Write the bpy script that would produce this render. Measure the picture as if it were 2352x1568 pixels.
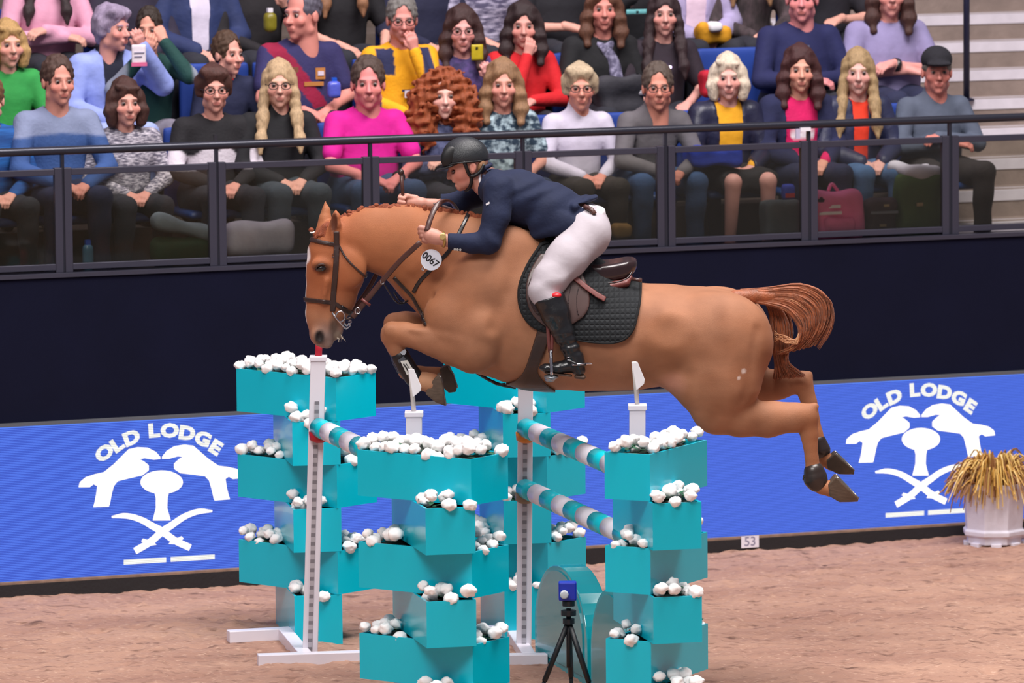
import bpy, bmesh, math, random
import numpy as np
from mathutils import Vector, Matrix
for o in list(bpy.data.objects): bpy.data.objects.remove(o, do_unlink=True)
S = bpy.context.scene
COL = S.collection
RNG = random.Random(7)
rad = math.radians
# ------------------------------------------------------------------ camera
FPX, CX, CY, YHOR = 13000.0, 1176.0, 784.0, -600.0
TH = math.atan((CY - YHOR) / FPX); ROLL = rad(0.5); CAMZ = 4.65
FW = np.array([0, math.cos(TH), -math.sin(TH)])
R0 = np.array([1.0, 0, 0]); U0 = np.array([0, math.sin(TH), math.cos(TH)])
RT = math.cos(ROLL) * R0 - math.sin(ROLL) * U0
UP = math.sin(ROLL) * R0 + math.cos(ROLL) * U0
CAMP = np.array([0, 0, CAMZ])
cd = bpy.data.cameras.new('camera'); cam = bpy.data.objects.new('camera', cd); COL.objects.link(cam)
cd.sensor_width = 36; cd.lens = 36 * FPX / 2352; cd.clip_end = 300; cd.clip_start = 0.5
cam.matrix_world = Matrix([[RT[0], UP[0], -FW[0], 0], [RT[1], UP[1], -FW[1], 0], [RT[2], UP[2], -FW[2], CAMZ], [0, 0, 0, 1]])
cd.dof.use_dof = True; cd.dof.focus_distance = 27.7; cd.dof.aperture_fstop = 4.0
S.camera = cam
# ------------------------------------------------------------------ world, lights, exposure
S.view_settings.view_transform = 'Standard'; S.view_settings.look = 'None'
S.view_settings.gamma = 1.0; S.view_settings.exposure = 0.0; S.view_settings.use_curve_mapping = False
wd = bpy.data.worlds.new('arena_air'); S.world = wd; wd.use_nodes = True
wd.node_tree.nodes['Background'].inputs[0].default_value = (0.62, 0.58, 0.68, 1)
wd.node_tree.nodes['Background'].inputs[1].default_value = 0.30
def area(name, loc, target, size, power, col):
    l = bpy.data.lights.new(name, 'AREA'); l.shape = 'RECTANGLE'; l.size, l.size_y = size; l.energy = power; l.color = col
    o = bpy.data.objects.new(name, l); COL.objects.link(o); o.location = loc
    o.rotation_euler = (Vector(target) - Vector(loc)).to_track_quat('-Z', 'Y').to_euler(); return o
area('arena_lamp_front', (-5, 15.5, 14), (0, 28, 1.5), (8, 5), 1950, (1.0, 0.95, 0.92))
area('arena_lamp_over', (3, 26, 13), (1, 28, 0), (9, 4), 2250, (1.0, 0.95, 0.92))
area('stand_lamp', (-2, 30, 12.5), (0, 34, 2), (10, 4), 430, (1.0, 0.84, 0.95))
# ------------------------------------------------------------------ projection helpers (photo frame 2352x1568)
def ray(px, py):
    return FPX * FW + (px - CX) * RT + (CY - py) * UP
def P(px, py, Y):
    d = ray(px, py); t = Y / d[1]; return CAMP + t * d
def G(px, py, z=0.0):
    d = ray(px, py); t = (z - CAMZ) / d[2]; return CAMP + t * d
WA = math.atan(FPX / 34500.0)
WD = np.array([math.cos(WA), math.sin(WA), 0]); WN = np.array([-math.sin(WA), math.cos(WA), 0])
WP0 = G(1176, 1296, 0.0)
def W(u, v, z): return WP0 + u * WD + v * WN + np.array([0, 0, z])
def PW(px, py, v):
    d = ray(px, py); t = (v - (CAMP - WP0) @ WN) / (d @ WN); p = CAMP + t * d
    return (p - WP0) @ WD, p[2]
def WR():  # matrix of the wall frame at floor
    return Matrix(((WD[0], WN[0], 0), (WD[1], WN[1], 0), (0, 0, 1))).to_4x4()
# ------------------------------------------------------------------ materials
MATS = {}
def lin(c):
    if isinstance(c, str):
        c = tuple(int(c[i:i + 2], 16) / 255 for i in (0, 2, 4))
        c = tuple(x / 12.92 if x <= .04045 else ((x + .055) / 1.055) ** 2.4 for x in c)
    return tuple(c[:3])
def mat(name, col, rough=0.6, metal=0.0, var=0.0, vscale=8, vstretch=(1, 1, 1), bump=0.0, bscale=40, coat=0.0, attr=None, emit=None, estr=0, spec=0.5, sheen=0.0, trans=0.0, col2=None, kind='noise', coords='Object'):
    if name in MATS: return MATS[name]
    m = bpy.data.materials.new(name); m.use_nodes = True; MATS[name] = m
    nt = m.node_tree; N = nt.nodes; L = nt.links; b = N['Principled BSDF']
    c = lin(col)
    b.inputs['Base Color'].default_value = (*c, 1); b.inputs['Roughness'].default_value = rough; b.inputs['Metallic'].default_value = metal
    b.inputs['Coat Weight'].default_value = coat; b.inputs['Specular IOR Level'].default_value = spec
    b.inputs['Sheen Weight'].default_value = sheen; b.inputs['Transmission Weight'].default_value = trans
    if emit is not None:
        b.inputs['Emission Color'].default_value = (*lin(emit), 1); b.inputs['Emission Strength'].default_value = estr
    tc = N.new('ShaderNodeTexCoord'); mp = N.new('ShaderNodeMapping'); L.new(tc.outputs[coords], mp.inputs[0]); mp.inputs['Scale'].default_value = vstretch
    src = None
    if attr:
        a = N.new('ShaderNodeAttribute'); a.attribute_name = attr; src = a.outputs['Color']
    if var > 0:
        if kind == 'noise':
            n = N.new('ShaderNodeTexNoise'); n.inputs['Scale'].default_value = vscale; n.inputs['Detail'].default_value = 5; L.new(mp.outputs[0], n.inputs[0]); fac = n.outputs[0]
        elif kind == 'voronoi':
            n = N.new('ShaderNodeTexVoronoi'); n.inputs['Scale'].default_value = vscale; L.new(mp.outputs[0], n.inputs[0]); fac = n.outputs['Distance']
        else:
            n = N.new('ShaderNodeTexWave'); n.inputs['Scale'].default_value = vscale; n.bands_direction = kind[-1].upper(); n.inputs['Distortion'].default_value = 1.0; L.new(mp.outputs[0], n.inputs[0]); fac = n.outputs['Fac']
        r = N.new('ShaderNodeMapRange'); L.new(fac, r.inputs[0])
        if col2 is not None:
            r.inputs[1].default_value = 0.30; r.inputs[2].default_value = 0.58
            mx = N.new('ShaderNodeMix'); mx.data_type = 'RGBA'; L.new(r.outputs[0], mx.inputs[0]); mx.inputs[6].default_value = (*c, 1); mx.inputs[7].default_value = (*lin(col2), 1)
            if src is not None: L.new(src, mx.inputs[6])
            src = mx.outputs[2]
        else:
            r.inputs[1].default_value = 0.25; r.inputs[2].default_value = 0.75; r.inputs[3].default_value = 1 - var; r.inputs[4].default_value = 1 + var
            mx = N.new('ShaderNodeMix'); mx.data_type = 'RGBA'; mx.blend_type = 'MULTIPLY'; mx.inputs[0].default_value = 1
            if src is not None: L.new(src, mx.inputs[6])
            else: mx.inputs[6].default_value = (*c, 1)
            L.new(r.outputs[0], mx.inputs[7]); src = mx.outputs[2]
    if src is not None: L.new(src, b.inputs['Base Color'])
    if bump > 0:
        n2 = N.new('ShaderNodeTexNoise'); n2.inputs['Scale'].default_value = bscale; n2.inputs['Detail'].default_value = 4; L.new(mp.outputs[0], n2.inputs[0])
        bp = N.new('ShaderNodeBump'); bp.inputs['Strength'].default_value = bump; bp.inputs['Distance'].default_value = 0.01; L.new(n2.outputs[0], bp.inputs['Height']); L.new(bp.outputs[0], b.inputs['Normal'])
    return m
# ------------------------------------------------------------------ object helpers
def mesh_data(name, v, f, smooth=False):
    me = bpy.data.meshes.new(name)
    v = np.asarray(v, dtype=np.float32)
    if isinstance(f, np.ndarray):
        me.vertices.add(len(v)); me.vertices.foreach_set('co', v.ravel())
        n = f.shape[1]; me.loops.add(f.size); me.loops.foreach_set('vertex_index', f.ravel().astype(np.int32))
        me.polygons.add(len(f)); me.polygons.foreach_set('loop_start', np.arange(0, f.size, n, dtype=np.int32)); me.polygons.foreach_set('loop_total', np.full(len(f), n, np.int32))
        me.update(calc_edges=True)
    else:
        me.from_pydata([tuple(map(float, p)) for p in v], [], f)
    if smooth: me.polygons.foreach_set('use_smooth', np.ones(len(me.polygons), dtype=bool))
    return me
def obj(name, me, m=None, parent=None):
    o = bpy.data.objects.new(name, me); COL.objects.link(o)
    if m is not None and me is not None and not me.materials: me.materials.append(m)
    if parent is not None: o.parent = parent
    return o
def wobj(name, v, f, m, parent=None, smooth=False, bevel=0):
    """mesh from WORLD coordinates; kept there whatever the parent"""
    v = np.asarray(v, dtype=np.float64)
    if parent is not None:
        M = np.array(full_matrix(parent).inverted()); v = v @ M[:3, :3].T + M[:3, 3]
    me = mesh_data(name, v, f, smooth)
    o = obj(name, me, m, parent)
    if bevel > 0:
        b = o.modifiers.new('bevel', 'BEVEL'); b.width = bevel; b.segments = 2; b.limit_method = 'ANGLE'
    return o
def full_matrix(o):
    M = o.matrix_basis.copy()
    while o.parent is not None:
        o = o.parent; M = o.matrix_basis @ M
    return M
def tag(o, label, cat, group=None):
    o['label'] = label; o['category'] = cat
    if group: o['group'] = group
    return o
def thing(name, label, cat, loc=(0, 0, 0), rotz=0, group=None):
    o = bpy.data.objects.new(name, None); COL.objects.link(o); o.empty_display_size = 0.1
    o.location = tuple(float(x) for x in loc); o.rotation_euler = (0, 0, rotz)
    return tag(o, label, cat, group)
def struct(o): o['kind'] = 'structure'; return o
BOXF = [(0, 3, 2, 1), (4, 5, 6, 7), (0, 1, 5, 4), (1, 2, 6, 5), (2, 3, 7, 6), (3, 0, 4, 7)]
def boxv(c, ax, ay, az):
    """8 corners: centre + half-axis vectors"""
    c, ax, ay, az = (np.asarray(t, dtype=float) for t in (c, ax, ay, az))
    return [c - ax - ay - az, c + ax - ay - az, c + ax + ay - az, c - ax + ay - az, c - ax - ay + az, c + ax - ay + az, c + ax + ay + az, c - ax + ay + az]
def wbox(name, u0, u1, v0, v1, z0, z1, m, parent=None, bevel=0):
    v = boxv(W((u0 + u1) / 2, (v0 + v1) / 2, (z0 + z1) / 2), WD * (u1 - u0) / 2, WN * (v1 - v0) / 2, (0, 0, (z1 - z0) / 2))
    return wobj(name, v, BOXF, m, parent, bevel=bevel)
def tube(path, r, n=8, closed=False, flat=None):
    """tube mesh along a path (world points); r scalar or list; flat=(normal, ratio) squashes"""
    p = np.asarray(path, dtype=float); k = len(p); r = np.broadcast_to(np.asarray(r, dtype=float), (k,))
    t = np.gradient(p, axis=0)
    if closed: t = np.roll(p, -1, 0) - np.roll(p, 1, 0)
    t /= np.linalg.norm(t, axis=1)[:, None] + 1e-12
    up = np.array([0, 0, 1.0]) if flat is None else np.asarray(flat[0], dtype=float)
    if flat is None and abs(t[0] @ up) > 0.9: up = np.array([0, 1.0, 0])
    v = []
    for i in range(k):
        a = np.cross(t[i], up); a /= np.linalg.norm(a) + 1e-12; b = np.cross(t[i], a)
        if flat is None: up = -b
        q = 1 if flat is None else flat[1]
        for j in range(n):
            w = 2 * math.pi * j / n; v.append(p[i] + r[i] * (math.cos(w) * a + q * math.sin(w) * b))
    f = []
    for i in range(k if closed else k - 1):
        for j in range(n):
            i2 = (i + 1) % k; f.append((i * n + j, i2 * n + j, i2 * n + (j + 1) % n, i * n + (j + 1) % n))
    if not closed:
        f.append(tuple(range(n))); f.append(tuple((k - 1) * n + j for j in reversed(range(n))))
    return v, f
def spline(pts, n=8):
    """Catmull-Rom through points (any dimension)"""
    p = np.asarray(pts, dtype=float); p = np.vstack([2 * p[0] - p[1], p, 2 * p[-1] - p[-2]]); out = []
    for i in range(1, len(p) - 2):
        for t in np.arange(n) / n:
            out.append(.5 * (2 * p[i] + (p[i + 1] - p[i - 1]) * t + (2 * p[i - 1] - 5 * p[i] + 4 * p[i + 1] - p[i + 2]) * t * t + (-p[i - 1] + 3 * p[i] - 3 * p[i + 1] + p[i + 2]) * t ** 3))
    out.append(p[-2]); return np.array(out)
def lathe(prof, n=20):
    v = []; f = []
    for r, z in prof:
        for j in range(n): w = 2 * math.pi * j / n; v.append((r * math.cos(w), r * math.sin(w), z))
    for i in range(len(prof) - 1):
        for j in range(n): f.append((i * n + j, i * n + (j + 1) % n, (i + 1) * n + (j + 1) % n, (i + 1) * n + j))
    f.append(tuple(reversed(range(n)))); f.append(tuple((len(prof) - 1) * n + j for j in range(n)))
    return v, f
def text_geo(s, size=1.0, offset=0.0, extrude=0.0):
    c = bpy.data.curves.new('lettering', 'FONT'); c.body = s; c.size = size; c.offset = offset; c.extrude = extrude; c.align_x = 'CENTER'; c.align_y = 'CENTER'; c.resolution_u = 3
    o = bpy.data.objects.new('lettering', c); COL.objects.link(o)
    dg = bpy.context.evaluated_depsgraph_get(); me = o.evaluated_get(dg).to_mesh()
    v = np.array([list(x.co) for x in me.vertices]); f = [tuple(p.vertices) for p in me.polygons]
    bpy.data.objects.remove(o); bpy.data.curves.remove(c); return v, f
def poly_plate(pts3, nrm, th):
    """extrude a planar polygon (3D points) by th along nrm; concave caps triangulated by Blender"""
    p = np.asarray(pts3, dtype=float); n = len(p); q = p + np.asarray(nrm) * th
    f = [tuple(range(n)), tuple(reversed(range(n, 2 * n)))] + [(i, i + n, (i + 1) % n + n, (i + 1) % n) for i in range(n)]
    return np.vstack([p, q]), f
# ------------------------------------------------------------------ implicit surfaces
class SDF:
    def __init__(s, lo, hi, v, margin=0.0):
        s.lo = np.asarray(lo, dtype=float); s.v = float(v); s.m = margin
        s.n = np.maximum(np.ceil((np.asarray(hi) - s.lo) / v).astype(int) + 1, 4)
        s.a = np.full(s.n, 1e3, np.float32)
        s.ax = [(s.lo[i] + np.arange(s.n[i]) * v).astype(np.float32) for i in range(3)]
    def rng(s, lo, hi):
        i0 = np.clip(np.floor((np.asarray(lo) - s.lo) / s.v).astype(int), 0, s.n); i1 = np.clip(np.ceil((np.asarray(hi) - s.lo) / s.v).astype(int) + 1, 0, s.n)
        if np.any(i1 <= i0): return None
        return tuple(slice(int(a), int(b)) for a, b in zip(i0, i1))
    def xyz(s, sl):
        return s.ax[0][sl[0]][:, None, None], s.ax[1][sl[1]][None, :, None], s.ax[2][sl[2]][None, None, :]
    def comb(s, sl, d, k, op):
        A = s.a[sl]
        if op == 'add':
            if k <= 0: s.a[sl] = np.minimum(A, d); return
            h = np.clip(.5 + .5 * (A - d) / k, 0, 1); s.a[sl] = A + (d - A) * h - k * h * (1 - h)
        else:
            if k <= 0: s.a[sl] = np.maximum(A, -d); return
            h = np.clip(.5 - .5 * (A + d) / k, 0, 1); s.a[sl] = A + (-d - A) * h + k * h * (1 - h)
    def seg(s, p0, r0, p1, r1, k=0, q0=1.0, q1=1.0, ax=2, op='add'):
        p0 = np.asarray(p0, dtype=float); p1 = np.asarray(p1, dtype=float); mr = max(r0, r1) * max(1, q0, q1) + k + s.m + 2 * s.v
        sl = s.rng(np.minimum(p0, p1) - mr, np.maximum(p0, p1) + mr)
        if sl is None: return
        X = list(s.xyz(sl)); d = p1 - p0; w = np.ones(3); w[ax] = 1 / (.5 * (q0 + q1)); D = (d * w); L2 = float(D @ D) + 1e-12
        t = sum((X[i] - p0[i]) * (w[i] * D[i]) for i in range(3)) / L2; t = np.clip(t, 0, 1)
        q = q0 + (q1 - q0) * t; e = [X[i] - (p0[i] + d[i] * t) for i in range(3)]; e[ax] = e[ax] / q
        dist = np.sqrt(e[0] ** 2 + e[1] ** 2 + e[2] ** 2) - (r0 + (r1 - r0) * t)
        s.comb(sl, dist.astype(np.float32), k, op)
    def chain(s, nodes, k=0, ax=2, op='add'):
        """nodes: (x,y,z,r[,q])"""
        for a, b in zip(nodes[:-1], nodes[1:]):
            s.seg(a[:3], a[3], b[:3], b[3], k, a[4] if len(a) > 4 else 1, b[4] if len(b) > 4 else 1, ax, op)
    def ell(s, c, r, k=0, rot=None, op='add'):
        c = np.asarray(c, dtype=float); r = np.asarray(r, dtype=float); mr = (r if rot is None else np.full(3, r.max())) + k + s.m + 2 * s.v
        sl = s.rng(c - mr, c + mr)
        if sl is None: return
        X = s.xyz(sl); e = [X[i] - c[i] for i in range(3)]
        if rot is not None: e = [sum(rot[j][i] * e[j] for j in range(3)) for i in range(3)]
        k0 = np.sqrt(sum((e[i] / r[i]) ** 2 for i in range(3))); k1 = np.sqrt(sum((e[i] / r[i] ** 2) ** 2 for i in range(3))) + 1e-9
        s.comb(sl, (k0 * (k0 - 1) / k1).astype(np.float32), k, op)
    def mesh(s, smooth=0):
        return surfnet(s.a, s.lo, s.v, smooth)
def surfnet(a, lo, v, smooth=0):
    s = a < 0
    cnt = np.zeros(np.array(a.shape) - 1, np.int8)
    offs = [(i, j, k) for i in (0, 1) for j in (0, 1) for k in (0, 1)]
    n = np.array(a.shape) - 1
    for o in offs: cnt += s[o[0]:o[0] + n[0], o[1]:o[1] + n[1], o[2]:o[2] + n[2]]
    mask = (cnt > 0) & (cnt < 8); cells = np.argwhere(mask)
    if len(cells) == 0: return np.zeros((0, 3)), np.zeros((0, 4), int)
    idx = np.full(mask.shape, -1, np.int32); idx[mask] = np.arange(len(cells))
    acc = np.zeros((len(cells), 3)); num = np.zeros(len(cells)); cv = {o: a[cells[:, 0] + o[0], cells[:, 1] + o[1], cells[:, 2] + o[2]] for o in offs}
    for o in offs:
        for ax in range(3):
            if o[ax] == 0:
                o2 = list(o); o2[ax] = 1; o2 = tuple(o2); va, vb = cv[o], cv[o2]; cr = (va < 0) != (vb < 0)
                t = np.where(cr, va / np.where(cr, va - vb, 1), 0)
                for i in range(3): acc[:, i] += cr * (o[i] + (t if i == ax else 0))
                num += cr
    V = np.asarray(lo) + (cells + acc / num[:, None]) * v
    F = []
    for ax in range(3):
        b, c = (ax + 1) % 3, (ax + 2) % 3
        s0 = np.take(s, range(0, s.shape[ax] - 1), ax); s1 = np.take(s, range(1, s.shape[ax]), ax)
        e = np.argwhere(s0 != s1); e = e[(e[:, b] > 0) & (e[:, c] > 0) & (e[:, b] < a.shape[b] - 1) & (e[:, c] < a.shape[c] - 1)]
        if len(e) == 0: continue
        ins = s[e[:, 0], e[:, 1], e[:, 2]]
        def cell(db, dc):
            q = e.copy(); q[:, b] += db; q[:, c] += dc; return idx[q[:, 0], q[:, 1], q[:, 2]]
        q = np.stack([cell(-1, -1), cell(0, -1), cell(0, 0), cell(-1, 0)], 1)
        q[~ins] = q[~ins][:, ::-1]; F.append(q)
    F = np.vstack(F); F = F[(F >= 0).all(1)]
    for _ in range(smooth):
        A = np.zeros_like(V); C = np.zeros(len(V))
        for i in range(4):
            for j in (1, 3): np.add.at(A, F[:, i], V[F[:, (i + j) % 4]]); np.add.at(C, F[:, i], 1)
        V = V * .4 + .6 * A / np.maximum(C, 1)[:, None]
    return V, F
def poly_sdf2(X, Y, pts):
    """signed distance of 2D polygon (negative inside), arrays broadcastable"""
    p = np.asarray(pts, dtype=float); X, Y = np.broadcast_arrays(X, Y); d = np.full(X.shape, 1e9); ins = np.zeros(X.shape, bool); n = len(p)
    for i in range(n):
        a, b = p[i], p[(i + 1) % n]; e = b - a; wx, wy = X - a[0], Y - a[1]
        t = np.clip((wx * e[0] + wy * e[1]) / (e @ e + 1e-12), 0, 1); d = np.minimum(d, (wx - e[0] * t) ** 2 + (wy - e[1] * t) ** 2)
        if a[1] != b[1]: ins ^= ((a[1] > Y) != (b[1] > Y)) & (X < (b[0] - a[0]) * (Y - a[1]) / (b[1] - a[1]) + a[0])
    d = np.sqrt(d); return np.where(ins, -d, d)
# ================================================================== SETTING
m_sand = mat('arena_sand', 'a98272', 0.95, var=0.34, vscale=8, vstretch=(0.55, 1.6, 1), bump=0.9, bscale=30)
m_black = mat('black_rubber_board', '1c191c', 0.7, var=0.15, vscale=6, bump=0.2, bscale=60)
m_navy = mat('navy_wall_fabric', '0d0f24', 0.95, var=0.12, spec=.15, vscale=3, bump=0.15, bscale=300)
m_frame = mat('dark_grey_painted_steel', '3d3c4a', 0.42, 0.3, bump=0.05, bscale=80)
m_rail = mat('dark_handrail_paint', '30313c', 0.3, 0.4)
m_glass = None
m_conc = mat('terrace_concrete', '5b4f48', 0.85, var=0.25, vscale=5, bump=0.3, bscale=40)
m_step = mat('stair_concrete', '8d7d76', 0.85, var=0.2, vscale=7, bump=0.3, bscale=40)
m_nose = mat('white_step_paint', 'd9d2dc', 0.6, var=0.08, vscale=12)
m_white = mat('white_gloss_paint', 'e4e0ea', 0.35, var=0.03, vscale=5)
m_grey = mat('grey_metal', '8b8b92', 0.45, 0.4)
def sand_nodes(m):
    nt = m.node_tree; N = nt.nodes; L = nt.links; b = N['Principled BSDF']; tc = N.new('ShaderNodeTexCoord'); mp = N.new('ShaderNodeMapping'); mp.inputs['Scale'].default_value = (.45, 1.0, 1); L.new(tc.outputs['Object'], mp.inputs[0])
    def noise(sc, det, lo, hi):
        n = N.new('ShaderNodeTexNoise'); n.inputs['Scale'].default_value = sc; n.inputs['Detail'].default_value = det; L.new(mp.outputs[0], n.inputs[0]); r = N.new('ShaderNodeMapRange'); r.inputs[1].default_value = lo; r.inputs[2].default_value = hi; L.new(n.outputs[0], r.inputs[0]); return r.outputs[0]
    def mix(fac, a, bcol):
        x = N.new('ShaderNodeMix'); x.data_type = 'RGBA'; L.new(fac, x.inputs[0]); x.inputs[7].default_value = (*lin(bcol), 1)
        if isinstance(a, str): x.inputs[6].default_value = (*lin(a), 1)
        else: L.new(a, x.inputs[6])
        return x.outputs[2]
    c = mix(noise(2.2, 4, .35, .7), 'b08a76', '9a7464'); c = mix(noise(26, 5, .56, .78), c, '6e4f42'); c = mix(noise(60, 3, .58, .8), c, 'c9a792'); c = mix(noise(11, 6, .60, .74), c, '5f4238'); L.new(c, b.inputs['Base Color'])
sand_nodes(m_sand)
# sand floor: a displaced grid, finer in front of the wall
def sand():
    xs = np.concatenate([np.linspace(-9, -3.3, 20)[:-1], np.linspace(-3.3, 3.6, 300), np.linspace(3.6, 9, 20)[1:]])
    ys = np.concatenate([np.linspace(18, 25, 20)[:-1], np.linspace(25, 34.5, 330)])
    X, Y = np.meshgrid(xs, ys); Z = np.zeros_like(X)
    r = np.random.RandomState(3)
    for sc, amp in ((0.9, .008), (2.2, .006), (5.5, .004), (12, .003), (25, .003)):
        for _ in range(4):
            a = r.uniform(0, 6.28); ph = r.uniform(0, 6.28, 2)
            Z += amp * np.sin(sc * (X * math.cos(a) + Y * math.sin(a)) * r.uniform(.7, 1.4) + ph[0]) * np.sin(sc * (-X * math.sin(a) + Y * math.cos(a)) * r.uniform(.7, 1.4) + ph[1])
    Z += r.uniform(-.004, .004, X.shape)
    for _ in range(900):   # hoof prints and clods
        cx, cy = r.uniform(-3.3, 3.6), r.uniform(25, 32); s = r.uniform(.018, .06); A = r.uniform(-.03, .022)
        i0, i1 = np.searchsorted(ys, cy - 4 * s), np.searchsorted(ys, cy + 4 * s); j0, j1 = np.searchsorted(xs, cx - 4 * s), np.searchsorted(xs, cx + 4 * s)
        Z[i0:i1, j0:j1] += A * np.exp(-((X[i0:i1, j0:j1] - cx) ** 2 + (Y[i0:i1, j0:j1] - cy) ** 2) / (s * s))
    nx, ny = len(xs), len(ys); I = np.arange(nx * ny).reshape(ny, nx)
    F = np.stack([I[:-1, :-1].ravel(), I[:-1, 1:].ravel(), I[1:, 1:].ravel(), I[1:, :-1].ravel()], 1)
    struct(wobj('floor', np.stack([X.ravel(), Y.ravel(), Z.ravel()], 1), F, m_sand, smooth=True))
sand()
# heights measured on the wall plane
zc = lambda y, v: PW(1176, y, v)[1]
Z_LB, Z_LT, Z_WT = zc(1255, -.06), zc(922, -.06), zc(592, 0)
UL, UR = -4.6, 4.6
struct(wbox('baseboard_arena', UL, UR, -.09, .02, -.05, Z_LB - .035, m_black))
struct(wbox('trim_1', UL, UR, -.085, .02, Z_LB - .035, Z_LB - .022, mat('sandy_ledge', '8a6f5e', 0.9, var=.3, vscale=14)))
struct(wbox('wall_arena', UL, UR, 0, .10, 0, Z_WT, m_navy))
struct(wbox('trim_2', UL, UR, -.055, -.002, Z_LT + .004, Z_LT + .020, mat('grey_screen_cap', '6b6e74', 0.5, 0.5)))
struct(wbox('trim_3', UL, UR, -.012, .13, Z_WT, Z_WT + .022, m_frame))
# ---- LED screen
def led_material(name, ca, cb, strength, pitch):
    m = bpy.data.materials.new(name); m.use_nodes = True; nt = m.node_tree; N = nt.nodes; L = nt.links
    b = N['Principled BSDF']; b.inputs['Base Color'].default_value = (.01, .012, .02, 1); b.inputs['Roughness'].default_value = .5
    g = N.new('ShaderNodeNewGeometry'); sp = N.new('ShaderNodeSeparateXYZ'); L.new(g.outputs['Position'], sp.inputs[0])
    mu = N.new('ShaderNodeMath'); mu.operation = 'MULTIPLY'; mu.inputs[1].default_value = 2 * math.pi / pitch; L.new(sp.outputs[2], mu.inputs[0])
    si = N.new('ShaderNodeMath'); si.operation = 'SINE'; L.new(mu.outputs[0], si.inputs[0])
    mr = N.new('ShaderNodeMapRange'); mr.inputs[1].default_value = -.8; mr.inputs[2].default_value = .9; L.new(si.outputs[0], mr.inputs[0])
    mx = N.new('ShaderNodeMix'); mx.data_type = 'RGBA'; L.new(mr.outputs[0], mx.inputs[0]); mx.inputs[6].default_value = (*lin(ca), 1); mx.inputs[7].default_value = (*lin(cb), 1)
    L.new(mx.outputs[2], b.inputs['Emission Color']); b.inputs['Emission Strength'].default_value = strength
    return m
PITCH = (Z_LT - Z_LB) / 91
m_led = led_material('led_blue_rows', '0a30b0', '5886fb', 1.0, PITCH)
m_ledw = led_material('led_white_rows', 'e8dcc6', 'fffdf4', 1.5, PITCH)
m_ledy = led_material('led_lettering_rows', 'b8b8b0', 'fbfaf4', 1.3, PITCH)
scr = thing('led_screen', 'bright blue LED perimeter screen with two white crests below the stand', 'screen', W(0, -.06, Z_LB))
wbox('display_panel', UL, UR, -.06, -.003, Z_LB - .02, Z_LT, m_led, scr)
def emblem(du):
    c0 = PW(371, 1107, -.06)
    def uz(x, y): u, z = PW(160 + x / 4.355, 960 + y / 4.355, -.06); return np.array([u - c0[0], z - c0[1]])
    def plate(pts, name, mm, mirror=False, lift=.0022):
        q = np.array([uz(*p) for p in pts])
        # remove the perspective slope of the photo: already in the wall plane
        if mirror: q[:, 0] *= -1
        p3 = [W(c0[0] + du + a, -.06, c0[1] + b) for a, b in q]
        v, f = poly_plate(p3, -WN, lift); return wobj(name, v, f, mm, scr)
    horse_l = [(90, 690), (100, 640), (160, 590), (250, 560), (340, 540), (440, 460), (520, 380), (590, 310), (680, 290), (780, 295), (860, 335), (905, 385), (908, 408), (840, 415), (750, 400), (700, 410), (740, 430), (790, 470), (790, 520), (730, 570), (600, 600), (480, 630), (440, 680), (420, 760), (400, 860), (390, 885), (235, 890), (250, 840), (265, 760), (275, 680), (240, 660), (200, 690)]
    plate(horse_l, 'crest_horse', m_ledw); plate(horse_l, 'crest_horse', m_ledw, True)
    crown = [(920 + 212 * math.cos(t), 640 + 118 * math.sin(t)) for t in np.linspace(0, 2 * math.pi, 28, endpoint=False)]
    plate(crown, 'crest_tree_crown', m_ledw)
    plate([(845, 730), (995, 730), (978, 800), (975, 900), (1010, 1022), (830, 1022), (862, 900), (862, 800)], 'crest_tree_trunk', m_ledw, lift=.003)
    cl = spline([(420, 988), (560, 976), (700, 1010), (830, 1080), (930, 1135), (1050, 1222), (1205, 1295)], 5)
    t = np.gradient(cl, axis=0); t /= np.linalg.norm(t, axis=1)[:, None]; nn = np.stack([-t[:, 1], t[:, 0]], 1); wv = np.interp(np.arange(len(cl)), [0, 4, 18, len(cl) - 1], [10, 26, 36, 34])[:, None]
    sw = np.vstack([cl + nn * wv, (cl - nn * wv)[::-1]])
    plate(sw, 'crest_sword', m_ledw, lift=.0034); plate(sw, 'crest_sword', m_ledw, True, lift=.0038)
    gd = [(990, 1258), (1010, 1228), (1120, 1180), (1140, 1205), (1060, 1260)]
    plate(gd, 'crest_sword_guard', m_ledw); plate(gd, 'crest_sword_guard', m_ledw, True)
    for a, b in ((540, 965), (1010, 1450)):
        y = lambda x: 1443 - (x - 540) * .062
        plate([(a, y(a) - 26), (b, y(b) - 26), (b, y(b) + 22), (a, y(a) + 22)], 'crest_motto_line', m_ledy)
    for ch, x, y, rot in (('O', 345, 345, 33), ('L', 475, 262, 32), ('D', 620, 193, 20), ('L', 845, 122, 3), ('O', 1000, 122, -2), ('D', 1175, 148, -10), ('G', 1330, 205, -22), ('E', 1462, 292, -34)):
        v, f = text_geo(ch, 1, .062, 0); c = uz(x, y); s = 178 / 4.355 / 410; a = rad(rot)
        v = v - (v.max(0) + v.min(0)) / 2
        x_, y_ = v[:, 0] * s * 1.25, v[:, 1] * s
        u_ = x_ * math.cos(a) - y_ * math.sin(a); z_ = x_ * math.sin(a) + y_ * math.cos(a)
        wobj('crest_letter', [W(c0[0] + du + c[0] + p, -.0605 - .002, c0[1] + c[1] + q) for p, q in zip(u_, z_)], f, m_ledy, scr)
emblem(0.0)
emblem(PW(2115, 1007, -.06)[0] - PW(371, 1107, -.06)[0])
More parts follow.
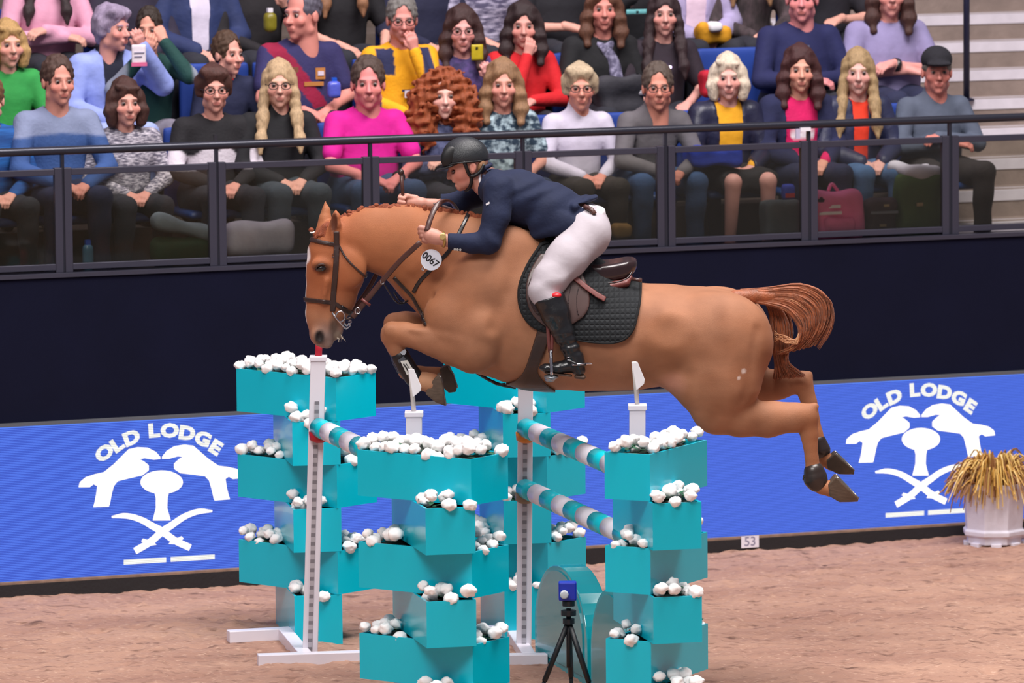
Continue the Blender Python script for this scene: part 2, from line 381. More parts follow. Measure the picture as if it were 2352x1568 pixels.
# number card pinned on the kick board
u0, z0 = PW(1723, 1244, -.095)
card = thing('number_card', 'small white paper card taped to the black kick board right of the jump', 'card', W(u0, -.095, z0))
wbox('paper', u0 - .055, u0 + .055, -.094, -.0915, z0 - .034, z0 + .034, m_white, card)
v, f = text_geo('53', .075, .001, 0); wobj('lettering', [W(u0 + p[0], -.0945, z0 + p[1]) for p in v], f, mat('faded_print', '8d88a0', .8), card)
# ---- balustrade
def glass_mat():
    m = bpy.data.materials.new('balustrade_glass'); m.use_nodes = True; nt = m.node_tree; N = nt.nodes; L = nt.links
    for n in list(N):
        if n.type != 'OUTPUT_MATERIAL': N.remove(n)
    out = N['Material Output']; t = N.new('ShaderNodeBsdfTransparent'); t.inputs[0].default_value = (.88, .88, .84, 1)
    g = N.new('ShaderNodeBsdfGlossy'); g.inputs[0].default_value = (.9, .9, .9, 1); g.inputs['Roughness'].default_value = .04
    d = N.new('ShaderNodeBsdfDiffuse'); d.inputs[0].default_value = (.10, .09, .07, 1)
    m1 = N.new('ShaderNodeMixShader'); m1.inputs[0].default_value = .08; L.new(t.outputs[0], m1.inputs[1]); L.new(d.outputs[0], m1.inputs[2])
    fr = N.new('ShaderNodeFresnel'); fr.inputs[0].default_value = 1.35
    m2 = N.new('ShaderNodeMixShader'); L.new(fr.outputs[0], m2.inputs[0]); L.new(m1.outputs[0], m2.inputs[1]); L.new(g.outputs[0], m2.inputs[2]); L.new(m2.outputs[0], out.inputs[0])
    return m
m_glass = glass_mat()
pairs = [(-215, -193), (133, 155), (487, 509), (841, 862), (1191, 1212), (1516, 1541), (1846, 1868), (2170, 2192), (2490, 2512)]
RV = .05
up = lambda x, y=470: PW(x, y, RV)[0]
zr = lambda y: zc(y, RV)
Z_BB0, Z_BB1, Z_TB0, Z_TB1, Z_HR = zr(575.5), zr(561.5), zr(364), zr(350), zr(309.5)
where = ['at the far left, cut by the picture edge', 'in front of the blue jumper man', 'in front of the blond woman in black', 'behind the horse head', 'behind the rider', 'in front of the yellow top woman', 'around the pink backpack', 'at the far right, before the stairs']
for i in range(len(pairs) - 1):
    ua, ub = up(pairs[i][1]), up(pairs[i + 1][0])
    t = thing('balustrade_panel', 'dark framed glass balustrade panel ' + where[i], 'railing', W((ua + ub) / 2, RV, Z_WT + .022), group='glass balustrade panels along the stand')
    hw = .021
    for uu in (ua, ub): wbox('post', uu - hw, uu + hw, RV - .02, RV + .02, Z_WT + .022, Z_TB1 + .006, m_frame, t, .003)
    wbox('top_bar', ua + hw, ub - hw, RV - .018, RV + .018, Z_TB0, Z_TB1, m_frame, t, .003)
    wbox('bottom_bar', ua + hw, ub - hw, RV - .018, RV + .018, Z_BB0, Z_BB1, m_frame, t, .003)
    wbox('glass_pane', ua + hw - .004, ub - hw + .004, RV - .004, RV + .004, Z_BB1 - .006, Z_TB0 + .006, m_glass, t)
hr = thing('handrail', 'long dark round handrail running above the glass balustrade', 'railing', W(0, RV, Z_TB1))
v, f = tube([W(u, RV, Z_HR) for u in np.linspace(UL, UR, 12)], .0235, 14); wobj('rail', v, f, m_rail, hr, True)
for a, b in pairs:
    uu = up((a + b) / 2); wbox('stanchion', uu - .010, uu + .010, RV - .012, RV + .012, Z_WT + .022, Z_HR - .015, m_rail, hr, .002)
# ---- terraces and stairs
ROWZ0, RISE, DEPTH = 1.60, .31, .80
u_st = PW(2105, 300, 1.2)[0]
for i in range(6):
    va = .10 if i == 0 else .98 + (i - 1) * DEPTH
    struct(wbox('floor_terrace', UL, u_st, va, .98 + i * DEPTH, ROWZ0 + i * RISE - .35, ROWZ0 + i * RISE, m_conc))
stair = bpy.data.objects.new('staircase', None); COL.objects.link(stair); struct(stair)
for i in range(14):
    va, zt = .22 + i * DEPTH / 2, ROWZ0 + .01 + i * RISE / 2
    wbox('step', u_st + .004, UR + 2.2, va, va + DEPTH / 2 + .02, zt - .4, zt, m_step, stair)
    wbox('nosing', u_st + .006, UR + 2.2, va - .006, va + .045, zt - .058, zt + .004, m_nose, stair)
    wbox('tread_line', u_st + .006, UR + 2.2, va + .2, va + .215, zt, zt + .004, m_nose, stair)
struct(wbox('step', u_st + .004, UR + 2.2, .10, .22, ROWZ0 - .4, ROWZ0 - .12, m_step, stair))
struct(wbox('wall_back', UL - 2, UR + 3, 5.9, 6.1, 0, 8, mat('dark_back_wall', '2a2630', .9)))
for px, top in ((2220, 165), (2093, 20)):
    vv = .22 + (2.0 if px == 2220 else 2.6); u, z = PW(px, top, vv)
    kk = int((vv - .22) / (DEPTH / 2)); zb = ROWZ0 + .01 + kk * RISE / 2
    t = thing('stair_post', 'dark rail post on the stairs, ' + ('right one by the flat cap man' if px == 2220 else 'left one behind the lilac shirt woman'), 'post', W(u, vv, zb))
    vtx, f = tube([W(u, vv, zb), W(u, vv, zb + 1.3)], .021, 10); wobj('upright', vtx, f, mat('navy_post_paint', '23243c', .4, .2), t, True)
    vtx, f = lathe([(.05, 0), (.05, .01), (.03, .018)], 14); wobj('base_flange', [W(u, vv, zb) + np.array(p) for p in vtx], f, MATS['navy_post_paint'], t)
# ================================================================== JUMP
m_turq = mat('turquoise_gloss_panel', '00c0d8', 0.25, var=0.03, vscale=3, coat=0.12, spec=.4)
m_turq2 = mat('turquoise_pole_paint', '00bccb', 0.3, var=0.04, vscale=6)
m_petal = mat('white_blossom', 'fbf9f8', 0.85, var=.03, vscale=60)
m_leaf = mat('dark_green_foliage', '1f5a3c', 0.7, var=.4, vscale=60, bump=.5, bscale=120)
m_soil = mat('planter_soil', '1d2a20', .9)
def blossom_mesh(seed):
    r = random.Random(seed); bm = bmesh.new(); bmesh.ops.create_icosphere(bm, subdivisions=3, radius=1)
    ga = math.pi * (3 - 5 ** .5); pts = [Vector((math.sqrt(1 - (1 - 2 * (i + .5) / 46) ** 2) * math.cos(ga * i + seed), math.sqrt(1 - (1 - 2 * (i + .5) / 46) ** 2) * math.sin(ga * i + seed), 1 - 2 * (i + .5) / 46)) for i in range(46)]; hh = [r.uniform(.85, 1.12) for _ in pts]
    for v in bm.verts:
        n = v.co.normalized(); d, i = min(((n - q).length, i) for i, q in enumerate(pts)); v.co = n * (hh[i] - 1.25 * d * d); v.co.z *= .78
    me = bpy.data.meshes.new('blossom'); bm.to_mesh(me); bm.free(); me.materials.append(m_petal)
    for p in me.polygons: p.use_smooth = True
    return me
BLOS = [blossom_mesh(i) for i in range(4)]
def foliage_mesh(seed, L, Wd):
    r = random.Random(seed); v = []; f = []
    for _ in range(int(70 * L / .6)):
        c = np.array([r.uniform(-L / 2, L / 2), r.uniform(-Wd / 2, Wd / 2), r.uniform(-.004, .03)]); a = r.uniform(0, 6.28); l = r.uniform(.03, .055)
        d = np.array([math.cos(a), math.sin(a), r.uniform(-.1, .5)]) * l; s = np.array([-math.sin(a), math.cos(a), 0]) * l * .35
        k = len(v); v += [c, c + d * .5 + s, c + d, c + d * .5 - s]; f += [(k, k + 1, k + 2, k + 3)]
    return v, f
def inside(p, c, ang, L, Wd, pad=0):
    d = np.array(p[:2]) - np.array(c[:2]); a = d[0] * math.cos(ang) + d[1] * math.sin(ang); b = -d[0] * math.sin(ang) + d[1] * math.cos(ang)
    return abs(a) < L / 2 + pad and abs(b) < Wd / 2 + pad
def wing(label, cpx, Yc, ytop, pitch_px, angA, angB, LA, WA_, LB, WB, seed):
    """cross-stacked planter wing. angles: plan direction of the long axis"""
    r = random.Random(seed); top = P(cpx, ytop, Yc); sc = FPX / ((Yc) / math.cos(TH)); h = pitch_px / sc
    c = np.array([top[0], Yc, 0]); n = 6 if seed < 10 else 6
    t = thing('jump_wing', label, 'jump wing', c, group='turquoise cross-stacked planter wings')
    tops = top[2]
    for i in range(n):
        zt = tops - i * h; zb = zt - h
        if i == n - 1: zb = -.02
        A = (i % 2 == 0); ang, L, Wd = (angA, LA, WA_) if A else (angB, LB, WB)
        dx = np.array([math.cos(ang), math.sin(ang), 0]); dy = np.array([-math.sin(ang), math.cos(ang), 0])
        # open tray: outer shell with rim and recessed soil
        o = [c + sx * dx * L / 2 + sy * dy * Wd / 2 for sx, sy in ((-1, -1), (1, -1), (1, 1), (-1, 1))]
        q = [c + sx * dx * (L / 2 - .012) + sy * dy * (Wd / 2 - .012) for sx, sy in ((-1, -1), (1, -1), (1, 1), (-1, 1))]
        v = [p + np.array([0, 0, zb + .001]) for p in o] + [p + np.array([0, 0, zt]) for p in o] + [p + np.array([0, 0, zt]) for p in q] + [p + np.array([0, 0, zt - .022]) for p in q]
        f = [(3, 2, 1, 0)] + [(k, (k + 1) % 4, (k + 1) % 4 + 4, k + 4) for k in range(4)] + [(k + 4, (k + 1) % 4 + 4, (k + 1) % 4 + 8, k + 8) for k in range(4)] + [(k + 8, (k + 1) % 4 + 8, (k + 1) % 4 + 12, k + 12) for k in range(4)] + [(12, 13, 14, 15)]
        box = wobj('planter', v, f, m_turq, t)
        box.data.materials.append(m_soil); box.data.polygons[len(f) - 1].material_index = 1
        above = None if i == 0 else ((angB, LB, WB) if A else (angA, LA, WA_))
        vv, ff = foliage_mesh(seed * 31 + i, L * .92, Wd * .8); keep = []
        vw = [c + dx * p[0] + dy * p[1] + np.array([0, 0, zt - .01 + p[2]]) for p in vv]
        if above: keep = [q_ for q_ in ff if not any(inside(vw[k], c, *above, pad=.004) for k in q_)]
        else: keep = ff
        fo = wobj('foliage', vw, keep, m_leaf, box); fo['kind'] = 'stuff'
        na, nb = max(2, int(L / .056)), max(2, int(Wd / .060))
        for ia in range(na):
            for ib in range(nb):
                a = ((ia + .5) / na - .5) * L * 1.04 + r.uniform(-.016, .016); b = ((ib + .5) / nb - .5) * Wd * 1.04 + r.uniform(-.016, .016)
                p = c + dx * a + dy * b; s = r.uniform(.026, .040)
                if above and inside(p, c, *above, pad=s * .35): continue
                if r.random() < .05: continue
                # the clusters bulge in the middle and droop over the rim
                z = zt + .012 + r.uniform(0, .045) - (.02 if (ia in (0, na - 1) or ib in (0, nb - 1)) and r.random() < .5 else 0)
                e = bpy.data.objects.new('blossom', r.choice(BLOS)); COL.objects.link(e); e.parent = box
                loc = p + np.array([0, 0, z]) - c; e.location = tuple(loc); e.scale = (s, s, s * 1.05); e.rotation_euler = (r.uniform(-.4, .4), r.uniform(-.4, .4), r.uniform(0, 6.28))
    return t, c, h
def back_left(phi): return math.pi - rad(phi)      # axis runs away from the camera to the left
def back_right(phi): return rad(phi)
wA = wing('near turquoise flower wing left of the two, under the horse forelegs', 993, 26.2, 1036, 106.8, back_left(36), back_left(77), .66, .29, .76, .235, 1)
wB = wing('near turquoise flower wing right of the two, below the horse belly', 1507, 26.2, 1024, 107.5, back_right(62), back_left(77), .60, .235, .76, .232, 2)
wC = wing('far turquoise flower wing at left, behind the horse head', 702, 29.35, 851, 99.5, back_left(42), back_left(80), .72, .30, .74, .25, 3)
wD = wing('far turquoise flower wing behind the horse chest and girth', 1180, 29.35, 832, 99.5, back_left(42), back_left(80), .72, .30, .74, .25, 4)
# standards (uprights with keyhole strip), cups, flags
def keyhole_mat():
    m = bpy.data.materials.new('keyhole_track'); m.use_nodes = True; nt = m.node_tree; N = nt.nodes; L = nt.links; b = N['Principled BSDF']
    g = N.new('ShaderNodeNewGeometry'); sp = N.new('ShaderNodeSeparateXYZ'); L.new(g.outputs['Position'], sp.inputs[0])
    mu = N.new('ShaderNodeMath'); mu.operation = 'MULTIPLY'; mu.inputs[1].default_value = 2 * math.pi / .045; L.new(sp.outputs[2], mu.inputs[0])
    si = N.new('ShaderNodeMath'); si.operation = 'SINE'; L.new(mu.outputs[0], si.inputs[0])
    mr = N.new('ShaderNodeMapRange'); mr.inputs[1].default_value = .1; mr.inputs[2].default_value = .3; L.new(si.outputs[0], mr.inputs[0])
    mx = N.new('ShaderNodeMix'); mx.data_type = 'RGBA'; L.new(mr.outputs[0], mx.inputs[0]); mx.inputs[6].default_value = (*lin('b9b6be'), 1); mx.inputs[7].default_value = (*lin('85828a'), 1)
    L.new(mx.outputs[2], b.inputs['Base Color']); b.inputs['Roughness'].default_value = .5; b.inputs['Metallic'].default_value = .3; return m
m_key = keyhole_mat()
m_flagw = mat('white_flag_cloth', 'e6e4e8', .8); m_flagr = mat('red_flag_cloth', 'b3122c', .8)
POLED = None
def standard(label, pxt, pyt, pxb, pyb, kind):
    base = G(pxb, pyb, 0.0); top = P(pxt, pyt, base[1]); t = thing('jump_standard', label, 'jump standard', base, group='white jump standards')
    ax = top - base; Lz = ax[2]; w = .038
    X = np.array([1, 0, 0]); Y = np.array([0, 1.0, 0])
    v = boxv((base + top) / 2, X * w, Y * w, ax / 2); wobj('upright', v, BOXF, m_white, t, bevel=.004)
    if kind != 'near': v = boxv(base + ax * .44 + np.array([0, -w - .002, 0]), X * .011, Y * .004, ax * .42); wobj('keyhole_strip', v, BOXF, m_key, t)
    wobj('cap', boxv(top, X * (w + .006), Y * (w + .006), (0, 0, .012)), BOXF, m_white, t, bevel=.003)
    return t, base, top
def beam(name, p, q, w, h, m, parent):
    p, q = np.asarray(p), np.asarray(q); d = (q - p); s = np.array([-d[1], d[0], 0]); s = s / np.linalg.norm(s) * w / 2
    return wobj(name, boxv((p + q) / 2 + np.array([0, 0, h / 2]), d / 2, s, (0, 0, h / 2)), BOXF, m, parent, bevel=.004)
s1, b1, t1 = standard('white keyhole standard with a red flag, left, under the horse muzzle', 731, 822, 712, 1512, 'far')
s2, b2, t2 = standard('white keyhole standard behind the girth, carrying two striped poles', 1207, 880, 1203, 1502, 'far')
for s_, b_, pts in ((s1, b1, [((592, 1530), (838, 1522)), ((524, 1475), (668, 1467)), ((655, 1470), (700, 1524))]), (s2, b2, [((1110, 1530), (1258, 1528)), ((1080, 1466), (1190, 1462)), ((1175, 1466), (1215, 1526))])):
    for (a, b) in pts:
        beam('foot_beam', G(*a), G(*b), .07, .062, m_white, s_)
n1 = G(948, 1652); n2 = G(1461, 1690)
s3, b3, t3 = standard('white standard top with a white flag behind the near left wing', 951, 950, 948, 1652, 'near')
s4, b4, t4 = standard('white standard top with a white flag behind the near right wing', 1464, 934, 1461, 1652, 'near')
for s_, t_ in ((s3, t3), (s4, t4)):
    p, f = tube([t_, t_ + np.array([-.015, 0, .215])], .011, 8); wobj('flag_staff', p, f, mat('pale_flag_staff', 'c3bfba', .6), s_, True)
    a = t_ + np.array([-.026, -.014, .215]); pts = [a, a + np.array([.028, 0, .0]), a + np.array([.062, 0, -.085]), a + np.array([.058, 0, -.105]), a + np.array([.022, 0, -.135])]
    v, f = poly_plate(pts, (0, 1, 0), .006); wobj('flag', v, f, m_flagw, s_, bevel=.002)
for s_ in (s3, s4):
    c = np.array(s_.location); beam('foot_beam', c + np.array([-.28, .06, 0]), c + np.array([.28, -.06, 0]), .07, .062, m_white, s_); beam('foot_beam', c + np.array([-.05, -.25, 0]), c + np.array([.05, .25, 0]), .07, .062, m_white, s_)
p, f = tube([t1, t1 + np.array([.006, 0, .10])], .018, 10); wobj('flag_stub', p, f, m_flagr, s1, True)
# poles
def pole(label, A, B, r=.050, nb=9):
    A, B = np.asarray(A), np.asarray(B); d = B - A; t = thing('jump_pole', label, 'jump pole', A, group='turquoise and white striped jump poles')
    for i in range(nb):
        p, f = tube([A + d * (i / nb), A + d * ((i + 1) / nb)], r, 20); wobj('stripe', p, f, m_turq2 if i % 2 == 0 else m_white, t, False)
        for pl in t.children[-1].data.polygons: pl.use_smooth = len(pl.vertices) == 4
    return t
def pole_between(label, base, pa, near, r=.05):
    A = P(pa[0], pa[1], base[1] - .06); B = np.array([near[0], near[1] + .05, A[2]]); return pole(label, A, B, r), A, B
pl1, A1, B1 = pole_between('striped pole at the left behind the flower wings', b1, (733, 982), b3)
pl2, A2, B2 = pole_between('upper striped pole of the two beneath the girth', b2, (1208, 983), b4)
pl3, A3, B3 = pole_between('lower striped pole of the two beneath the girth', b2, (1206, 1122), b4)
for A, s_, c_ in ((A1, s1, 'b0142a'), (A2, s2, 'd07a1e'), (A3, s2, '7d6a55')):
    v, f = lathe([(.03, -.075), (.062, -.06), (.066, -.02), (.058, -.02), (.05, -.05)], 14); wobj('pole_cup', [A + np.array([0, .0, 0]) + np.array(p) * np.array([.8, .8, 1]) for p in v], f, mat('cup_' + c_, c_, .4), s_, True)
# arched filler boards under the front poles
dirp = (B2 - A2); dirp[2] = 0; dirp /= np.linalg.norm(dirp); sidep = np.array([-dirp[1], dirp[0], 0])
if sidep[0] < 0: sidep = -sidep
m_fill = mat('turquoise_filler_board', '10aab8', 0.2, var=.03, vscale=4, coat=.3)
for i, (s0, s1_, hh) in enumerate(((.14, 1.10, .54), (1.16, 1.86, .55))):
    t = thing('arched_filler', 'turquoise arched filler board under the poles, ' + ('farther one beside the standard' if i == 0 else 'nearer one behind the tripod'), 'jump filler', b2 + dirp * (s0 + s1_) / 2, group='arched filler boards')
    cc = np.array([b2[0], b2[1], 0]) + dirp * (s0 + s1_) / 2 + np.array([.02, 0, 0]); R = (s1_ - s0) / 2
    out = [(-R, 0), (-R, hh * .35)] + [(-R * math.cos(a), hh * .35 + hh * .65 * math.sin(a)) for a in np.linspace(0, math.pi, 20)[1:-1]] + [(R, hh * .35), (R, 0)]
    v, f = poly_plate([cc + dirp * a + np.array([0, 0, b]) for a, b in out], sidep, .13); wobj('board', v, f, m_fill, t, bevel=.004)
    inn = [(a * .86, .05 + b * .86) for a, b in out]; v, f = poly_plate([cc + dirp * a + np.array([0, 0, b]) - sidep * .006 for a, b in inn], sidep, .006); wobj('face_panel', v, f, mat('filler_face', '2f97a0', .25, coat=.4), t)
# tripod with a small blue camera
tb = G(1308, 1672); t = thing('tripod', 'black camera tripod standing in front of the arched filler', 'tripod', tb)
zt = P(1303, 1378, tb[1])[2]; m_trip = mat('black_tripod_plastic', '17161a', .5)
hub = tb + np.array([0, 0, zt - .1]); 
for a in (195, 320, 85):
    ft = tb + np.array([math.cos(rad(a)) * .22, math.sin(rad(a)) * .2, 0]); mid = hub + (ft - hub) * .55
    p, f = tube([hub, mid], .013, 8); lg = wobj('leg', p, f, m_trip, t, True); p, f = tube([mid, ft], .009, 8); wobj('leg_extension', p, f, m_trip, lg, True)
p, f = tube([hub - np.array([0, 0, .22]), hub + np.array([0, 0, .06])], .012, 10); wobj('centre_column', p, f, m_trip, t, True)
for z_, r_ in ((0, .028), (.04, .036), (.085, .03)):
    v, f = lathe([(r_, -.012), (r_, .012)], 14); wobj('collar', [hub + np.array([0, 0, z_]) + np.array(p) for p in v], f, m_trip, t)
cb = tb + np.array([-.004, 0, zt + .045]); cmr = thing('camera', 'small bright blue camera on top of the black tripod', 'camera', cb - np.array([0, 0, .045]))
wobj('body', boxv(cb, (.043, 0, 0), (0, .03, 0), (0, 0, .045)), BOXF, mat('blue_camera_shell', '1230a8', .35), cmr, bevel=.008)
v, f = lathe([(.020, 0), (.020, .02), (.014, .022)], 16); wobj('lens', [cb + np.array([-.016, -.03 - p[2], -.012 + p[1]]) + np.array([p[0], 0, 0]) for p in v], f, mat('lens_grey', 'c6c8cf', .3), cmr, True)
# potted gold grass by the wall
pc = G(2283, 1256); pot = thing('flower_pot', 'white footed octagonal planter of golden dried grass beside the screen', 'plant pot', pc)
sc = FPX / 33.0
prof = [(.165, .0), (.165, .04), (.185, .05), (.187, .075), (.172, .085), (.178, .20), (.186, .30), (.196, .325), (.196, .35), (.178, .35), (.172, .31)]
v, f = lathe(prof, 8); a0 = rad(22.5)
wobj('planter_body', [pc + np.array([p[0] * math.cos(a0) - p[1] * math.sin(a0), p[0] * math.sin(a0) + p[1] * math.cos(a0), p[2] + .03]) for p in v], f, mat('white_stone_planter', 'd8d3de', .6, var=.06, vscale=10, bump=.3, bscale=25), pot, bevel=.004)
for a in range(8):
    d = np.array([math.cos(a * math.pi / 4), math.sin(a * math.pi / 4), 0]); wobj('foot', boxv(pc + d * .15 + np.array([0, 0, .02]), d * .025, np.array([-d[1], d[0], 0]) * .03, (0, 0, .02)), BOXF, MATS['white_stone_planter'], pot, bevel=.004)
r = random.Random(5); m_gold = [mat('gold_grass_a', 'b98a3c', .55), mat('gold_grass_b', '8a5c30', .6), mat('gold_grass_c', 'd8b468', .4)]
for g in range(3):
    V = []; Fc = []
    for _ in range(170):
        a = r.uniform(0, 6.28); rr = r.uniform(.03, .17); hgt = r.uniform(.05, .20) * (1.2 - rr * 3); out = r.uniform(.05, .22)
        p0 = pc + np.array([rr * math.cos(a) * .8, rr * math.sin(a) * .8, .35]); p1 = p0 + np.array([math.cos(a) * out * .5, math.sin(a) * out * .5, hgt]); p2 = p0 + np.array([math.cos(a) * out, math.sin(a) * out, hgt * r.uniform(-1.0, .8)])
        pts = spline([p0, p1, p2], 4); p, f = tube(pts, np.linspace(.007, .003, len(pts)), 4); k = len(V); V += list(p); Fc += [tuple(i + k for i in q) for q in f]
    o = wobj('dried_grass', V, Fc, m_gold[g], pot); o['kind'] = 'stuff'
# ================================================================== HORSE (built in a plane frame: x,y as measured, c = towards camera)
YHS = 27.55
HO = P(1176, 784, YHS); HS = float((HO - CAMP) @ FW) / FPX
HX = RT * HS; HZ = np.array([math.sin(ROLL), 0, math.cos(ROLL)]) * HS / math.cos(TH); HC = np.array([0, -1.0, 0]) * HS
def HW(p):
    p = np.atleast_2d(np.asarray(p, dtype=float)); return HO + (p[:, :1] - CX) * HX + (CY - p[:, 1:2]) * HZ + p[:, 2:3] * HC
def hmesh(name, V, F, m, parent, smooth=True):
    return wobj(name, HW(V), F[:, ::-1] if isinstance(F, np.ndarray) else [tuple(reversed(q)) for q in F], m, parent, smooth)
def htube(name, pts, r, m, parent, n=8, sp=0, closed=False, flat=None):
    p = spline(pts, sp) if sp else np.asarray(pts, dtype=float)
    if not np.isscalar(r): r = np.interp(np.linspace(0, 1, len(p)), np.linspace(0, 1, len(r)), r)
    v, f = tube(HW(p), np.asarray(r) * HS, n, closed, flat); return wobj(name, v, f, m, parent, True)
def horse_field(s, legs=True):
    # trunk
    s.chain([(1060, 690, 0, 98, .80), (1150, 690, 0, 177, .60), (1250, 724, 0, 167, .76), (1310, 742, 0, 150, .88), (1360, 760, 0, 132, 1.0), (1410, 770, 0, 120, 1.08), (1460, 772, 0, 117, 1.1), (1530, 768, 0, 111, 1.12), (1610, 774, 0, 111, 1.08), (1660, 777, 0, 109, 1.02)], 20)
    # neck
    s.chain([(1100, 628, 0, 128, .62), (1012, 603, 0, 117, .50), (930, 561, 0, 86, .56), (855, 548, 0, 69, .58), (800, 545, 0, 50, .72)], 22)
    # head
    s.chain([(770, 540, 0, 38, .98), (764, 580, 0, 55, .78), (771, 622, 0, 67, .64), (760, 680, 0, 57, .60), (748, 722, 0, 45, .66), (742, 765, 0, 32, .86)], 10)
    for g in (1, -1):
        s.ell((800, 612, 31 * g), (44, 48, 19), 10); s.ell((741, 604, 39 * g), (25, 17, 13), 9)
        s.seg((752, 640, 41 * g), 7, (744, 692, 33 * g), 6, 10)
        s.ell((731, 768, 22 * g), (17, 21, 11), 8); s.seg((766, 742, 27 * g), 3.0, (757, 786, 26 * g), 2.6, 3, op='sub')
        s.ell((735, 771, 33 * g), (6.5, 12, 9), 3, op='sub')
        s.ell((741, 612, 53 * g), (12, 7, 6), 3, op='sub')
    s.chain([(765, 738, 0, 21, 1), (772, 758, 0, 16, 1.15), (776, 770, 0, 9, 1.3)], 6); s.seg((742, 786, -8), 12, (752, 788, 8), 12, 6)
    # ears
    s.chain([(771, 545, 30, 14), (772, 512, 35, 12.5), (774, 494, 36, 9), (773, 480, 35, 2.5)], 5); s.ell((768, 509, 47), (7.5, 25, 9), 2, op='sub')
    s.chain([(742, 535, -26, 18), (747, 505, -31, 14), (749, 486, -33, 9), (747, 467, -33, 2.5)], 6)
    for g in (1, -1):
        # shoulder, upper arm
        s.chain([(1170, 575, 60 * g, 62, .55), (1110, 650, 78 * g, 68, .5), (1045, 720, 76 * g, 66, .58)], 26)
        s.chain([(1040, 722, 76 * g, 62, .6), (1090, 785, 82 * g, 58, .62)], 18)
        s.ell((1108, 745, 92 * g), (52, 62, 34), 14)
        # croup, thigh, flank fold
        s.ell((1652, 775, 62 * g), (118, 111, 66), 22)
        if g > 0:
            s.chain([(1662, 792, 68, 104, .60), (1652, 870, 74, 88, .66), (1642, 930, 66, 57, .85)], 24)
            s.chain([(1530, 850, 66, 28), (1585, 890, 74, 34)], 26)
        else:
            s.chain([(1668, 790, -68, 100, .60), (1684, 860, -74, 82, .66), (1704, 896, -66, 50, .85)], 24)
    for g in (1, -1):   # muscle grooves and bony points
        s.chain([(1196, 575, 128 * g, 9), (1165, 660, 130 * g, 10), (1135, 740, 132 * g, 9)], 22, op='sub')
        s.chain([(878, 598, 52 * g, 5), (940, 632, 60 * g, 6), (1000, 680, 74 * g, 6)], 14, op='sub')
        s.ell((1535, 735, 140 * g), (34, 36, 16), 22, op='sub')
        s.chain([(1738, 745, 118 * g, 7), (1728, 830, 136 * g, 8), (1708, 905, 128 * g, 6)], 18, op='sub'); s.chain([(1118, 838, 112 * g, 6), (1140, 800, 124 * g, 7)], 14, op='sub')
        s.chain([(812, 552, 46 * g, 4), (838, 575, 48 * g, 4), (850, 600, 44 * g, 4)], 8, op='sub')
    if not legs: return
    # near fore
    s.chain([(1085, 792, 82, 56, .7), (1040, 783, 80, 45, .75), (1000, 774, 76, 35, .85), (930, 760, 68, 25.5, .95), (903, 758, 63, 27, .92)], 12)
    s.ell((1052, 768, 100), (52, 17, 15), 8, rot=[[.96, -.28, 0], [.28, .96, 0], [0, 0, 1]]); s.ell((985, 755, 92), (46, 9, 9), 6, rot=[[.98, -.17, 0], [.17, .98, 0], [0, 0, 1]]); s.ell((898, 752, 82), (14, 16, 8), 6)
    s.chain([(901, 768, 62, 25, .9), (910, 792, 60, 19, .9), (926, 824, 58, 14.5, .9), (948, 858, 57, 14.5, .9), (958, 866, 57, 19, .9), (978, 870, 57, 21, 1.0), (992, 874, 57, 24, 1.0)], 6)
    # far fore
    s.chain([(1070, 775, -82, 52, .7), (995, 754, -76, 31, .85), (930, 748, -68, 24, .95), (905, 750, -63, 26, .92)], 12)
    s.chain([(904, 765, -62, 24, .9), (909, 790, -60, 18, .9), (919, 830, -58, 14, .9), (931, 860, -57, 17, .9), (962, 862, -57, 15), (1006, 866, -57, 18)], 6)
    # near hind
    s.chain([(1652, 934, 66, 55, .8), (1700, 948, 64, 46, .8), (1762, 957, 60, 38.5, .8), (1828, 953, 56, 31, .78), (1852, 951, 55, 26, .78)], 12)
    s.chain([(1852, 945, 55, 22, .8), (1870, 927, 55, 9, 1)], 8); s.seg((1770, 922, 58), 8, (1866, 928, 55), 6, 8)
    s.chain([(1852, 955, 55, 25, .75), (1857, 992, 54, 20, .75), (1863, 1045, 53, 15, .82), (1868, 1088, 52, 20, .88), (1886, 1112, 52, 16, .95), (1906, 1116, 52, 19, 1)], 6)
    # far hind
    s.chain([(1704, 896, -66, 50, .8), (1790, 890, -60, 33, .8), (1844, 882, -56, 25, .8)], 12)
    s.chain([(1846, 880, -56, 22), (1862, 867, -56, 9)], 8)
    s.chain([(1848, 886, -55, 23, .75), (1862, 930, -54, 18, .75), (1878, 1000, -53, 15, .85), (1889, 1040, -52, 19, .9), (1902, 1064, -52, 15), (1914, 1070, -52, 18)], 6)
horse = thing('horse', 'chestnut horse in mid-jump with braided mane and thin white blaze', 'horse', (HW((1300, 900, 0))[0][0], YHS, HW((1300, 893, 0))[0][2]))
m_coat = mat('chestnut_coat', 'b07048', .62, attr='coat', var=.17, vscale=6, vstretch=(1, 1, 1.6), bump=.22, bscale=260, spec=.32, sheen=.05)
def blob(V, c, r, p=1.0):
    d = ((V - np.asarray(c)) / np.asarray(r)); return np.clip(1 - np.sqrt((d * d).sum(1)), 0, 1) ** p
